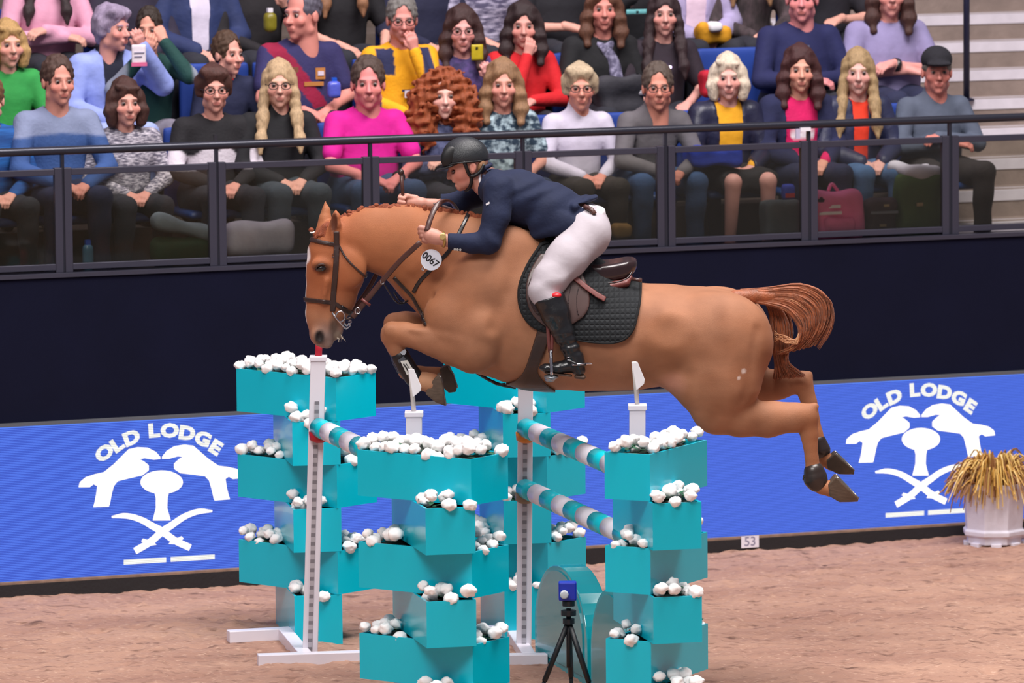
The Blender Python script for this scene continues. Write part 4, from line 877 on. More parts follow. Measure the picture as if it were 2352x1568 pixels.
def rider_prims(s, gr=0.0, arms=True, legs=True, torso=True):
    k = 16
    if torso: s.chain([(1138, 432, 0, 40 + gr, 1.75), (1192, 455, 0, 60 + gr, 1.28), (1268, 484, 0, 57 + gr, 1.25), (1335, 512, 0, 50 + gr, 1.45), (1352, 522, 0, 46 + gr, 1.55)], k)
    if arms:
        s.chain([(1146, 432, 70, 34 + gr), (1140, 490, 92, 28 + gr), (1122, 546, 104, 25 + gr), (1085, 550, 106, 19 + gr), (1032, 545, 106, 16 + gr)], 10)
        s.chain([(1130, 428, -66, 33 + gr), (1095, 452, -84, 27 + gr), (1060, 472, -92, 23 + gr), (1010, 476, -80, 18 + gr), (985, 476, -74, 15 + gr)], 10)
    if legs:
        for g in (1, -1):
            s.chain([(1360, 524, 38 * g, 38 + gr), (1352, 534, 56 * g, 48 + gr), (1300, 584, 98 * g, 45 + gr), (1262, 630, 126 * g, 37 + gr), (1247, 655, 138 * g, 32 + gr)], 12)
            s.chain([(1247, 655, 138 * g, 30 + gr), (1272, 700, 150 * g, 28 + gr), (1300, 760, 156 * g, 22 + gr), (1318, 805, 156 * g, 18 + gr)], 8)
            s.chain([(1320, 812, 156 * g, 17), (1328, 834, 156 * g, 13)], 4); s.chain([(1316, 820, 156 * g, 16), (1280, 828, 154 * g, 12, 1.3), (1250, 829, 152 * g, 8.5, 1.6)], 4)
def fist(s, wrist, knuck, side, curl, c, rr=6.0):
    """closed hand: palm between wrist and knuckles; fingers curl along `curl`"""
    w = np.array([*wrist, c]); kn = np.array([*knuck, c]); d = (kn - w) / np.linalg.norm(kn - w); sd = np.array([*side, 0.0]); sd /= np.linalg.norm(sd); cu = np.asarray(curl, float)
    s.chain([(*w, 14), (*(w + (kn - w) * .45), 15), (*(kn - d * 4), 15)], 5)
    s.chain([(*(w + (kn - w) * .5 + sd * 7), 11), (*(kn + sd * 9 - d * 3), 9)], 4); s.chain([(*(w + (kn - w) * .5 - sd * 7), 11), (*(kn - sd * 9 - d * 3), 9)], 4)
    for i in range(4):
        o = (i - 1.5) * 9.2; L = (17, 19, 18, 15)[i]; b = kn + sd * o; m1 = b + d * L * .75 + cu * L * .35; m2 = m1 - d * L * .12 + cu * L * .75; m3 = m2 - d * L * .6 + cu * L * .15
        s.chain([(*b, rr), (*m1, rr * .95), (*m2, rr * .88), (*m3, rr * .8)], 2.0)
    t0 = w + (kn - w) * .35 - sd * 12 + cu * 4; s.chain([(*t0, 7.5), (*(t0 + d * 16 - sd * 4 + cu * 6), 6.5), (*(t0 + d * 30 + sd * 3 + cu * 10), 5.6)], 2.5)
def join_nets(nets):
    V = []; F = []; n = 0
    for v, f in nets: V.append(v); F.append(f + n); n += len(v)
    return np.vstack(V), np.vstack(F)
nets = []
s = SDF((1010, 310, -60), (1180, 480, 60), 1.5); head_prims(s); nets.append(s.mesh(1)); nh = len(nets[0][0])
s = SDF((980, 385, -185), (1410, 860, 185), 4.5); rider_prims(s, -7); nets.append(s.mesh(1))
s = SDF((945, 495, 60), (1060, 580, 150), 1.5); s.chain([(1050, 546, 106, 15), (1028, 544, 106, 14)], 4); fist(s, (1018, 540), (986, 530), (.25, .97), (-.35, .25, -.9), 108); nets.append(s.mesh(1))
s = SDF((900, 440, -110), (1010, 510, -25), 1.5); s.chain([(1000, 477, -77, 14), (975, 475, -72, 13)], 4); fist(s, (966, 473), (936, 470), (.1, .99), (-.3, .2, .9), -66); nets.append(s.mesh(1))
V, F = join_nets(nets); rb = hmesh('body', V, F, skin_m, rider)
C = np.tile(np.array(lin('c48c7c')), (len(V), 1))
def cmix(w, col): C[:] = C * (1 - w[:, None]) + np.array(lin(col)) * w[:, None]
cmix(np.clip(blob(V, (1062, 405, 24), (26, 22, 26)) * 1.2, 0, .5), 'c4705f'); cmix(np.clip(blob(V, (1045, 417.5, 0), (8, 4.5, 13)) * 2.2, 0, .8), 'a8544e'); cmix(np.clip(blob(V, (1049, 427, 0), (7, 5, 12)) * 2.2, 0, .8), 'ab5750')
cmix(np.clip(blob(V, (1047, 422, 0), (8, 3.2, 12)) * 2, 0, .9), '3a1a1a'); cmix(np.clip(blob(V, (1037, 386, 12), (9, 3.2, 10)) * 2, 0, .35), '8f6848'); cmix(np.clip(blob(V, (1040, 394, 16), (9, 7, 8)) * 1.2, 0, .3), '8a4f44'); cmix(np.clip(blob(V, (1087, 383, 38), (9, 14, 10)), 0, .5), 'cf7a6a')
set_col(rb.data, C)
for g in (1, -1):
    s = SDF((1034, 386, 14 * g - 9), (1052, 402, 14 * g + 9), .9); s.ell((1042, 394, 14 * g), (4.6, 3.4, 4.6)); v_, f_ = s.mesh(); hmesh('eye', v_, f_, mat('human_eye_dark', '5a4a46', .15, coat=.6), rider)
# hair at the nape
s = SDF((1090, 355, -40), (1130, 420, 40), 1.8); s.ell((1104, 380, 0), (15, 26, 33)); s.ell((1085, 385, 0), (16, 40, 40), 2, op='sub'); v_, f_ = s.mesh(); hmesh('hair', v_, f_, mat('sandy_hair', '8a6548', .7, var=.3, vscale=60), rider)
# helmet
m_hel = mat('black_helmet_shell', '24272b', .38, var=.12, vscale=60, bump=.25, bscale=300); m_helb = mat('black_helmet_trim', '101114', .5)
def helmet_prims(s):
    s.ell((1069, 362, 0), (54, 47, 42), 2)
    X, Y, Z = s.xyz((slice(None),) * 3); cut = np.maximum((Y - 381) * .96 - (X - 1053) * -.27 * 1, -1e3)
    # lower edge: rises to the middle then falls to the nape
    edge = np.where(X < 1055, 371 + (1055 - X) * .32, 371 - (X - 1055) * .04); s.a = np.maximum(s.a, (Y - edge) * .9 + 0 * Z).astype(np.float32)
he = None
s = SDF((1005, 306, -50), (1130, 400, 50), 1.5); helmet_prims(s); s.ell((1072, 376, 0), (45, 36, 35), 2, op='sub'); v_, f_ = s.mesh(1); he = hmesh('helmet', v_, f_, m_hel, rider)
s = SDF((995, 360, -48), (1065, 402, 48), 1.4); s.ell((1035, 380.5, 0), (36, 4.4, 38), rot=[[.93, .37, 0], [-.37, .93, 0], [0, 0, 1]]); v_, f_ = s.mesh(1); hmesh('peak', v_, f_, m_hel, he)
for g in (1, -1):
    s = SDF((1010, 330, 10 * g - 30 + 8 * g), (1052, 395, 10 * g + 30 + 8 * g), 1.5); s.ell((1032, 359, 28 * g), (17, 25, 9), rot=[[.9, -.42, 0], [.42, .9, 0], [0, 0, 1]]); v_, f_ = s.mesh(); hmesh('vent_panel', v_, f_, m_helb, he)
    htube('helmet_strap', [(1066, 368, 38 * g), (1072, 384, 37 * g), (1076, 395, 34 * g), (1081, 402, 30 * g), (1090, 402, 32 * g), (1104, 392, 33 * g), (1112, 376, 30 * g)], [4.5, 4, 4, 4.5, 4.5, 4, 3.5], m_helb, he, 8, 4)
    htube('chin_strap', [(1082, 402, 29 * g), (1083, 415, 27 * g), (1080, 428, 22 * g), (1074, 436, 10 * g), (1070, 438, 0)], 4.0, m_helb, he, 8, 4)
htube('helmet_rim', [(1013, 385, 0), (1022, 381, 26), (1045, 374, 38), (1070, 371, 41), (1100, 369, 34), (1120, 367, 8), (1122, 367, -6), (1100, 369, -34), (1070, 371, -41), (1045, 374, -38), (1022, 381, -26)], 2.0, m_helb, he, 6, 4, closed=False)
htube('helmet_badge', [(1014, 375, 3), (1015, 380, 3)], 1.8, mat('silver_badge', 'e8e6e2', .3, .6), he, 6)
# jacket
m_jac = mat('navy_riding_jacket', '0b1838', .85, var=.14, vscale=9, bump=.4, bscale=26)
s = SDF((1010, 360, -185), (1400, 600, 185), 2.6, 6); rider_prims(s, 2.5, True, False)
for nodes in ([(1318, 470, 55, 12, 2), (1345, 458, 30, 7, 3), (1368, 453, 0, 4, 5)], [(1318, 470, -55, 12, 2), (1345, 458, -30, 7, 3), (1368, 453, 0, 4, 5)]): s.chain(nodes, 6)
for g in (1, -1): s.chain([(1250, 505, 62 * g, 36, .5), (1290, 510, 74 * g, 26, .5), (1322, 512, 80 * g, 12, .7)], 12); s.chain([(1235, 525, 60 * g, 20, .5), (1275, 520, 76 * g, 12, .7)], 8)
X, Y, Z = s.xyz((slice(None),) * 3)
cutp = spline([(1020, 340), (1112, 372), (1155, 366), (1205, 385), (1270, 412), (1330, 436), (1380, 446), (1376, 462), (1326, 464), (1353, 486), (1338, 508), (1322, 528), (1292, 528), (1268, 545), (1240, 548), (1205, 538), (1180, 530), (1165, 600), (1100, 600), (1020, 585), (1000, 520), (980, 440)], 3)
d2 = poly_sdf2(X[:, :, 0], Y[:, :, 0], cutp)[:, :, None]
# keep sleeves whole: cut plane at the cuffs, neck hole
a = np.maximum(s.a, d2); a = np.maximum(a, np.where(Z > 0, 1030 - X, 985 - X) + 0 * Y)
n1_ = SDF(s.lo, s.lo + (s.n - 1) * s.v, s.v); n1_.chain([(1070, 385, 0, 29), (1112, 420, 0, 28), (1124, 430, 0, 24)]); a = np.maximum(a, -n1_.a)
# fold lines
a = a + (1.6 * np.sin((X * .9 + Y * 1.5) / 11 + 1.5 * np.sin(Y / 17)) * np.exp(-((X - 1240) / 70) ** 2) + 1.3 * np.sin((X - Y) / 8) * np.exp(-(((X - 1130) / 30) ** 2 + ((Y - 545) / 30) ** 2))).astype(np.float32)
v_, f_ = surfnet(a.astype(np.float32), s.lo, s.v, 1); jk = hmesh('jacket', v_, f_, m_jac, rider)
htube('jacket_collar', [(1104, 395, 22), (1114, 385, 22), (1124, 381, 10), (1126, 380, -10), (1114, 385, -22)], 5.5, mat('dark_navy_collar', '121c3c', .8), jk, 8, 4)
htube('lapel', [(1112, 400, 27), (1110, 425, 32), (1113, 455, 34)], 4.5, MATS['dark_navy_collar'], jk, 8, 4)
for i in range(3): 
    v_, f_ = lathe([(3.0 * HS, 0), (2.6 * HS, .003)], 10); c = HW((1046 + i * 6.2, 562 + i * .4, 124))[0]; wobj('cuff_button', [c + np.array([p[0], -p[2], p[1]]) for p in v_], f_, mat('silver_button', 'c9c6c0', .3, .6), jk)
v_, f_ = poly_plate(HW([(x, y, 108) for x, y in ((1116, 460), (1124, 455), (1126, 459), (1118, 464))]), HC / HS, .004); wobj('sleeve_tag', v_, f_, mat('white_tag', 'e8e6ea', .5), jk)
# shirt collar, shirt tail, belt
htube('shirt_collar', [(1102, 396, 24), (1103, 415, 27), (1106, 436, 26), (1110, 446, 16)], 3.2, mat('white_shirt_cotton', 'e6e2e8', .7), rider, 8, 4)
s = SDF((1320, 440, -80), (1400, 520, 80), 2.0); s.chain([(1350, 485, 0, 20, 3.4), (1376, 490, 0, 14, 3.6), (1382, 498, 0, 9, 4)], 6); s.a = np.maximum(s.a, (s.ax[0][:, None, None] * -1 + 1342) + 0 * s.a).astype(np.float32); v_, f_ = s.mesh(1); hmesh('shirt_tail', v_, f_, MATS['white_shirt_cotton'], rider)
# breeches
m_bre = mat('pale_breeches', 'b3abb2', .8, var=.05, vscale=10, bump=.35, bscale=16)
s = SDF((1190, 440, -190), (1415, 720, 190), 2.6, 6); rider_prims(s, 2.0, False, True, True); X, Y, Z = s.xyz((slice(None),) * 3)
br_poly = spline([(1336, 470), (1376, 476), (1402, 500), (1402, 540), (1384, 575), (1340, 616), (1300, 650), (1286, 676), (1244, 688), (1212, 676), (1205, 640), (1232, 596), (1262, 556), (1290, 520), (1312, 490), (1336, 470)], 3)[:-1]
a = np.maximum(s.a, poly_sdf2(X[:, :, 0], Y[:, :, 0], br_poly)[:, :, None])
a = a + (1.5 * np.sin((X * .5 + Y) / 7 + np.sin(X / 15)) * np.exp(-(((X - 1275) / 40) ** 2 + ((Y - 635) / 30) ** 2)) + 1.2 * np.sin((X - .4 * Y) / 9) * np.exp(-(((X - 1345) / 45) ** 2 + ((Y - 525) / 30) ** 2))).astype(np.float32)
v_, f_ = surfnet(a.astype(np.float32), s.lo, s.v, 1); hmesh('breeches', v_, f_, m_bre, rider)
htube('belt', [(1342, 470, 60), (1356, 476, 74), (1364, 486, 78)], 6, m_lea2, rider, 8, 4)
# boots
m_rb = mat('black_riding_boot', '17181b', .3, var=.15, vscale=16, bump=.25, bscale=40, coat=.25)
for g in (1, -1):
    z0, z1 = (100, 195) if g > 0 else (-195, -100)
    s = SDF((1220, 645, z0), (1370, 870, z1), 1.9, 5)
    s.chain([(1262, 676, 144 * g, 36), (1274, 704, 150 * g, 33), (1292, 748, 156 * g, 24), (1310, 788, 157 * g, 19.5), (1320, 812, 156 * g, 19)], 6); s.chain([(1320, 808, 156 * g, 20), (1328, 832, 156 * g, 15)], 6); s.chain([(1318, 820, 156 * g, 18), (1282, 827, 154 * g, 13.5, 1.25), (1252, 828, 152 * g, 9.5, 1.6), (1243, 827, 152 * g, 5.5, 2)], 5)
    X, Y, Z = s.xyz((slice(None),) * 3); a = np.maximum(s.a, (668 + (X - 1265) * -.30 - 2 - Y) * .95 + 0 * Z)
    a = a + (1.6 * np.sin(Y / 3.2 + X / 14) * np.exp(-((Y - 775) / 26) ** 2)).astype(np.float32) * np.ones_like(Z)
    a = np.maximum(a, (Y - (843 + (X - 1262) * .10)) + 0 * Z)
    v_, f_ = surfnet(a.astype(np.float32), s.lo, s.v, 1); bo = hmesh('riding_boot', v_, f_, m_rb, rider)
    s = SDF((1300, 835, 156 * g - 22), (1360, 862, 156 * g + 22), 1.8); s.chain([(1322, 847, 156 * g, 5, 2.6), (1338, 848, 156 * g, 5.5, 2.6)], 1); v_, f_ = s.mesh(); hmesh('boot_heel', v_, f_, mat('brown_boot_heel', '4b372c', .6), bo)
    s = SDF((1240, 832, 156 * g - 24), (1320, 852, 156 * g + 24), 1.8); s.chain([(1252, 838, 153 * g, 2.6, 5), (1310, 845, 156 * g, 2.6, 6)], 1); v_, f_ = s.mesh(); hmesh('boot_sole', v_, f_, MATS['brown_boot_heel'], bo)
    htube('spur', [(1312, 818, 176 * g), (1330, 817, 177 * g), (1346, 817, 162 * g), (1358, 818, 158 * g)], [3, 3, 3, 1.6], m_steel, bo, 8, 4)
    htube('spur_strap', [(1300, 806, 170 * g), (1310, 811, 176 * g), (1326, 818, 177 * g), (1343, 819, 168 * g)], 3.2, m_blk, bo, 8, 4)
    htube('spur_buckle', [(1304 + x, 804 + y, 176 * g) for x, y in ((-4, -3), (4, -3), (4, 4), (-4, 4))], 1.1, m_steel, bo, closed=True)
    s = SDF((1250, 645, 150 * g - 45), (1300, 690, 150 * g + 45), 1.8); s.ell((1276, 662, 164 * g), (12, 7, 12), 0); v_, f_ = s.mesh(); k = hmesh('boot_badge', v_, f_, mat('red_boot_badge', 'e0202a', .4), bo)
# watch on the near wrist
wt = np.array([1018, 540, 107.0]); wr = htube('wristwatch', [(1020 + 3 * math.cos(a), 541 + 15.5 * math.sin(a), 107 + 15.5 * math.cos(a)) for a in np.linspace(0, 2 * math.pi, 20, endpoint=False)], 3.4, mat('gold_watch_metal', 'b99a5c', .3, .8), rider, 8, closed=True)
v_, f_ = lathe([(7.6 * HS, 0), (7.6 * HS, .006), (6.2 * HS, .008)], 18); c = HW((1019, 533, 121))[0]; wobj('watch_face', [c + np.array([p[0], -p[2], p[1]]) for p in v_], f_, mat('gold_watch_dial', 'd9bf7e', .3, .5), wr)
# riding whip in the far hand
wh = thing('riding_whip', 'short brown riding whip held upright in the rider far hand', 'whip', HW((930, 470, -60))[0])
htube('shaft', [(921, 404, -52), (924, 440, -54), (927, 478, -56)], [4.4, 4.2, 3.4], m_lea2, wh, 8); s = SDF((908, 388, -66), (934, 414, -40), 1.5); s.ell((921, 401, -52), (7, 8, 7)); v_, f_ = s.mesh(); hmesh('knob', v_, f_, m_lea, wh)
htube('lash', [(927, 478, -56), (945, 540, -70), (965, 600, -80)], [3, 1.6], m_lea, wh, 6, 4)
# ================================================================== SPECTATORS (seated figures; local frame: x along the row, -y towards the arena, z up)
m_skin = mat('spectator_skin', 'd9a08f', .55, attr='coat', var=.04, vscale=30, spec=.35)
m_cloth_attr = mat('colour_block_fabric', '888888', .85, attr='coat', var=.10, vscale=14, bump=.3, bscale=60)
m_seat = mat('blue_seat_plastic', '16386e', .45, var=.06, vscale=6); m_seat2 = mat('royal_blue_seat_fabric', '1c3f96', .7, var=.06, vscale=9)
_hc = {}
def head_net(kind):
    if kind in _hc: return _hc[kind]
    w = {'m': 1.03, 'f': .95, 'c': .92}[kind]; jw = {'m': 1.08, 'f': .92, 'c': .95}[kind]; v = .0056
    s = SDF((-.12, -.15, -.24), (.12, .14, .16), v)
    s.ell((0, .018, .038), (.074 * w, .094, .098)); s.ell((0, -.022, -.03), (.060 * w, .072, .085), .02)
    s.chain([(0, -.055, -.085, .030 * jw), (0, -.064, -.100, .020 * jw)], .02); s.seg((-.045 * jw, -.0, -.07), .022, (.045 * jw, -.0, -.07), .022, .02)
    s.chain([(0, -.086, .012, .0075), (0, -.104, -.020, .0095), (0, -.111, -.030, .0125)], .008); s.seg((-.012, -.100, -.032), .008, (.012, -.100, -.032), .008, .006)
    s.seg((-.034, -.078, .024), .012, (.034, -.078, .024), .012, .012)
    for g in (1, -1):
        s.ell((.031 * g, -.094, .004), (.017, .013, .011), .008, op='sub'); s.ell((.040 * g, -.064, -.028), (.026, .022, .022), .015); s.ell((.077 * g * w, .012, -.006), (.010, .021, .031), .006)
    s.seg((-.018, -.090, -.060), .0075, (.018, -.090, -.060), .0075, .005); s.seg((-.014, -.088, -.072), .0075, (.014, -.088, -.072), .0075, .005); s.seg((-.02, -.099, -.0655), .0035, (.02, -.099, -.0655), .0035, .002, op='sub')
    nr = {'m': .060, 'f': .048, 'c': .042}[kind]
    s.chain([(0, .022, -.05, nr), (0, .035, -.20, nr * 1.06)], .02)
    _hc[kind] = s.mesh(1); return _hc[kind]
def head_colours(V, skin, hair, lip):
    C = np.tile(np.array(lin(skin)), (len(V), 1))
    def mx(w, col): C[:] = C * (1 - w[:, None]) + np.array(lin(col)) * w[:, None]
    for g in (1, -1):
        mx(np.clip(blob(V, (.042 * g, -.075, -.03), (.035, .04, .03)), 0, .35), 'c96a60'); mx(np.clip(blob(V, (.033 * g, -.088, .0245), (.026, .03, .0075)) * 2, 0, .75), hair); mx(np.clip(blob(V, (.031 * g, -.088, .004), (.022, .03, .014)) * 1.3, 0, .45), '7a4438')
    mx(np.clip(blob(V, (0, -.092, -.066), (.024, .03, .014)) * 2, 0, .8), lip); mx(np.clip(blob(V, (0, -.112, -.04), (.014, .02, .008)), 0, .5), '8a4438')
    return C
_nd = np.random.RandomState(9).normal(size=(9, 3)); _nd /= np.linalg.norm(_nd, axis=1)[:, None]; _np = np.random.RandomState(5).uniform(0, 6.28, 9)
def noise3(X, Y, Z, f, a):
    out = 0
    for d, ph in zip(_nd, _np): out = out + np.sin(f * (d[0] * X + d[1] * Y + d[2] * Z) * (1 + .25 * math.sin(ph * 7)) + ph)
    return a * .62 * out
_hair = {}
def hair_net(style, kind):
    key = (style, kind)
    if key in _hair: return _hair[key]
    w = {'m': 1.03, 'f': .95, 'c': .92}[kind]; v = .0075
    s = SDF((-.24, -.17, -.46), (.24, .24, .24), v) if style not in ('short', 'crop', 'bald') else SDF((-.13, -.15, -.14), (.13, .16, .19), .0062)
    if style in ('short', 'crop', 'bald'):
        t = {'short': .010, 'crop': .006, 'bald': .005}[style]
        s.ell((0, .020, .040), (.074 * w + t, .094 + t, .098 + t * 1.3))
        s.ell((0, -.112, -.012 if style != 'bald' else .06), (.076, .085, .120 if style != 'bald' else .115), .008, op='sub'); [s.ell((.095 * g, -.012, -.045), (.04, .055, .06), .006, op='sub') for g in (1, -1)]; s.ell((0, -.03, -.10), (.2, .075, .085), .01, op='sub')
        if style == 'bald': s.ell((0, -.02, .15), (.062, .10, .075), .01, op='sub')
    else:
        s.ell((0, .022, .042), (.085 * w, .104, .107))
        if style == 'bob':
            for g in (1, -1): s.chain([(.070 * g, .0, .04, .036), (.084 * g, -.01, -.04, .036), (.080 * g, -.012, -.105, .026)], .03)
            s.chain([(0, .07, 0, .06), (0, .075, -.10, .05)], .04)
        elif style == 'shortf':
            for g in (1, -1): s.chain([(.070 * g, .01, .05, .034), (.078 * g, .02, -.01, .024)], .03)
            s.chain([(0, .07, 0, .05), (0, .07, -.06, .035)], .04); s.seg((-.05, -.05, .10), .035, (.04, -.06, .095), .03, .03)
        elif style == 'long':
            for g in (1, -1): s.chain([(.064 * g, .005, .05, .028), (.080 * g, -.005, -.05, .027), (.092 * g, -.035, -.17, .031), (.105 * g, -.085, -.29, .027), (.11 * g, -.10, -.36, .012)], .03)
            s.chain([(0, .07, 0, .06), (0, .09, -.20, .06)], .04)
        elif style == 'wavy':
            s.ell((0, .012, .070), (.080, .090, .084), .02)
            for g in (1, -1): s.chain([(.066 * g, .005, .05, .034), (.088 * g, .0, -.04, .036), (.098 * g, -.015, -.12, .036), (.095 * g, -.04, -.19, .026)], .03)
            s.chain([(0, .07, 0, .07), (0, .08, -.15, .07)], .04)
        elif style == 'curly':
            s.ell((0, .03, .0), (.165, .12, .15), .03)
            for g in (1, -1): s.chain([(.11 * g, .0, -.02, .075), (.125 * g, -.01, -.13, .07), (.10 * g, -.04, -.23, .05)], .04)
            s.chain([(0, .08, 0, .09), (0, .09, -.2, .08)], .04)
        s.ell((0, -.125, -.032), (.062 * w, .085, .116), .016, op='sub'); s.ell((0, -.10, -.20), (.052, .08, .11), .015, op='sub')
        # parted fringe
        if style in ('bob', 'shortf'): s.seg((-.055, -.062, .090), .020, (.045, -.070, .084), .018, .02)
    X, Y, Z = s.xyz((slice(None),) * 3)
    s.a = s.a + noise3(X, Y, Z, {'curly': 120, 'wavy': 75, 'short': 170, 'bald': 170}.get(style, 110), {'curly': .0085, 'wavy': .0028, 'short': .0022}.get(style, .0016)).astype(np.float32) + (.0022 * np.sin(X * 210 + 2.5 * np.sin(Z * 28) + Y * 60) * np.sin(Y * 170 + Z * 20)).astype(np.float32)
    _hair[key] = s.mesh(1 if style != 'curly' else 0); return _hair[key]
POSES = {
    'lap': ((.25, -.06, .70), (.075, -.27, .62)), 'low': ((.25, -.13, .70), (.065, -.37, .62)), 'crossed': ((.255, -.09, .71), (-.06, -.215, .745)),
    'chin': ((.13, -.235, .73), (.03, -.20, .985)), 'across': ((.255, -.08, .70), (.0, -.245, .70)), 'phone': ((.23, -.12, .73), (.09, -.31, .87)), 'up': ((.27, -.17, .83), (.11, -.33, 1.05)), 'side': ((.27, -.05, .71), (.17, -.29, .60)),
    'reach': ((.30, -.20, .86), (.26, -.42, .98)), 'face': ((.20, -.24, .90), (.07, -.17, 1.10)),
}
def arm_pts(pose, g, lean, b=1.0):
    E, Wp = POSES[pose]; w = .72 + .28 * b; E = (E[0] * (w if E[0] > .2 else 1), E[1], E[2]); S = (.175 * w * g, .015 - lean * .45, .955 - lean * .08)
    E = (E[0] * g, E[1] - lean * .35, E[2] - lean * .03); Wp = (Wp[0] * g, Wp[1] - lean * .25, Wp[2] + (.02 * g if pose == 'crossed' else 0)); return S, E, Wp
def torso(s, b, lean, gr):
    L = lambda z: -lean * (z - .5)
    s.chain([(0, .01, .54, .150 * b + gr, .80), (0, .015 + L(.68), .68, .148 * b + gr, .78), (0, .01 + L(.84), .84, .162 * (.6 + .4 * b) + gr, .68), (0, .015 + L(.94), .935 - lean * .05, .125 + gr, .66)], .05, ax=1)
    sw = .155 * (.72 + .28 * b); s.seg((-sw, .015 + L(.96), .955 - lean * .08), .058 + gr, (sw, .015 + L(.96), .955 - lean * .08), .058 + gr, .05)
def arms(s, poses, b, lean, gr, upto=2):
    for g, po in zip((-1, 1), poses):
        S, E, Wp = arm_pts(po, g, lean, b); a = .85 + .15 * b
        s.seg(S, .058 * a + gr, E, .045 * a + gr, .025)
        if upto == 2: s.seg(E, .045 * a + gr, Wp, .031 * a + gr, .012)
        elif upto < 1: pass
def legs(s, b, spread, gr, full=True, knee_z=.55):
    a = .8 + .2 * b
    s.seg((-.07, 0, .53), .115 * b + gr, (.07, 0, .53), .115 * b + gr, .03)
    for g in (1, -1):
        K = (g * (.10 + spread), -.44, knee_z - .01); A = (g * (.115 + spread * .8), -.40, .10)
        s.seg((g * .09, -.02, .53), .098 * a + gr, K, .064 * a + gr, .03)
        if full: s.seg(K, .062 * a + gr, A, .042 * a + gr, .015)
def hand_net(Wp, E, g, mode):
    Wp = np.array(Wp); d = Wp - np.array(E); d /= np.linalg.norm(d)
    if mode == 'lap': d = d * .7 + np.array([-.45 * g, -.3, -.25]); 
    if mode in ('up', 'phone', 'chin', 'face'): d = d * .6 + np.array([-.1 * g, -.25 if mode != 'face' else .1, .6])
    d /= np.linalg.norm(d); up_ = np.array([0, -.35, .95]) if mode not in ('up', 'phone', 'chin', 'face') else np.array([0, -1, .1]); sd = np.cross(d, up_); sd /= np.linalg.norm(sd); nn = np.cross(sd, d)
    s = SDF(Wp - .15, Wp + .15, .0056)
    pk = Wp + d * .075
    s.seg(Wp - d * .04, .029, Wp + d * .01, .026, .01); s.chain([(*(Wp + d * .02 - sd * .012), .019), (*(pk - sd * .024), .0145)], .012); s.chain([(*(Wp + d * .02 + sd * .012), .019), (*(pk + sd * .024), .0145)], .012); s.seg(Wp + d * .02, .02, pk, .0155, .012)
    for i in range(4):
        o = (i - 1.5) * .0185; L = (.030, .034, .033, .026)[i]; p0 = pk + sd * o; p1 = p0 + d * L - nn * L * .35; p2 = p1 + d * L * .35 - nn * L * .75
        s.chain([(*p0, .0100), (*p1, .0092), (*p2, .0080)], .003)
    # thumb leaves the side of the palm that faces the body's middle
    sg = 1 if (sd @ np.array([-g, 0, 0])) > 0 else -1
    t0 = Wp + d * .028 + sd * sg * .024; t1 = t0 + d * .026 + sd * sg * .020 - nn * .006; t2 = t1 + d * .026 + sd * sg * .002 - nn * .01
    s.chain([(*t0, .0125), (*t1, .0108), (*t2, .009)], .005); return s.mesh(1)
_cache = {}
def cached(key, fn):
    if key not in _cache: _cache[key] = fn()
    return _cache[key]
def rotz(V, yaw, pitch=0, roll=0):
    cy, sy = math.cos(yaw), math.sin(yaw); cp, sp = math.cos(pitch), math.sin(pitch); cr, sr = math.cos(roll), math.sin(roll)
    Rx = np.array([[1, 0, 0], [0, cp, -sp], [0, sp, cp]]); Rz = np.array([[cy, -sy, 0], [sy, cy, 0], [0, 0, 1]]); Ry = np.array([[cr, 0, sr], [0, 1, 0], [-sr, 0, cr]]); return V @ (Rz @ Rx @ Ry).T
def eye_mesh():
    bm = bmesh.new(); bmesh.ops.create_uvsphere(bm, u_segments=16, v_segments=12, radius=.0115); bmesh.ops.rotate(bm, verts=bm.verts, matrix=Matrix.Rotation(rad(90), 3, 'X'))
    me = bpy.data.meshes.new('eye'); bm.to_mesh(me); bm.free(); me.materials.append(mat('eye_white', '9a8580', .2)); me.materials.append(mat('eye_iris', '2a1f1c', .15))
    for p in me.polygons: p.use_smooth = True; p.material_index = 1 if p.center.y < -.0075 else 0
    return me
EYE = eye_mesh()
def glasses_geo(kind):
    V = []; F = []
    def add(pts, r, closed=False):
        v, f = tube(pts, r, 6, closed); k = len(V); V.extend(v); F.extend([tuple(i + k for i in q) for q in f])
    for g in (1, -1):
        add([(.034 * g + .025 * math.cos(a), -.108 + .010 * abs(math.cos(a)), .002 + .018 * math.sin(a)) for a in np.linspace(0, 2 * math.pi, 16, endpoint=False)], .0024, True); add([(.058 * g, -.100, .006), (.076 * g, -.04, .008), (.080 * g, .01, .006)], .002)
    add([(-.010, -.113, .006), (0, -.116, .008), (.010, -.113, .006)], .0022); return np.array(V), F
GL = glasses_geo(0)
def shoe_net():
    s = SDF((-.06, -.25, -.01), (.06, .08, .14), .008); s.chain([(0, 0, .06, .045), (0, -.05, .045, .042), (0, -.15, .035, .036)], .02); s.a = np.maximum(s.a, (.006 - s.ax[2])[None, None, :]).astype(np.float32); return s.mesh(1)
SHOE = shoe_net(); SHOE_ME = {}
def seat_meshes():
    def puff(lo, hi, v, r):
        s = SDF(np.array(lo) - .03, np.array(hi) + .03, v); X, Y, Z = s.xyz((slice(None),) * 3); c = (np.array(lo) + hi) / 2; h = (np.array(hi) - lo) / 2 - r
        q = [np.maximum(np.abs(t - c[i]) - h[i], 0) for i, t in enumerate((X, Y, Z))]; s.a = (np.sqrt(q[0] ** 2 + q[1] ** 2 + q[2] ** 2) - r).astype(np.float32); return s.mesh()
    a = puff((-.215, -.28, .385), (.215, .17, .435), .02, .024); b = puff((-.215, .185, .42), (.215, .235, .88), .02, .024); return mesh_data('seat_pan', *a, True), mesh_data('backrest', *b, True)
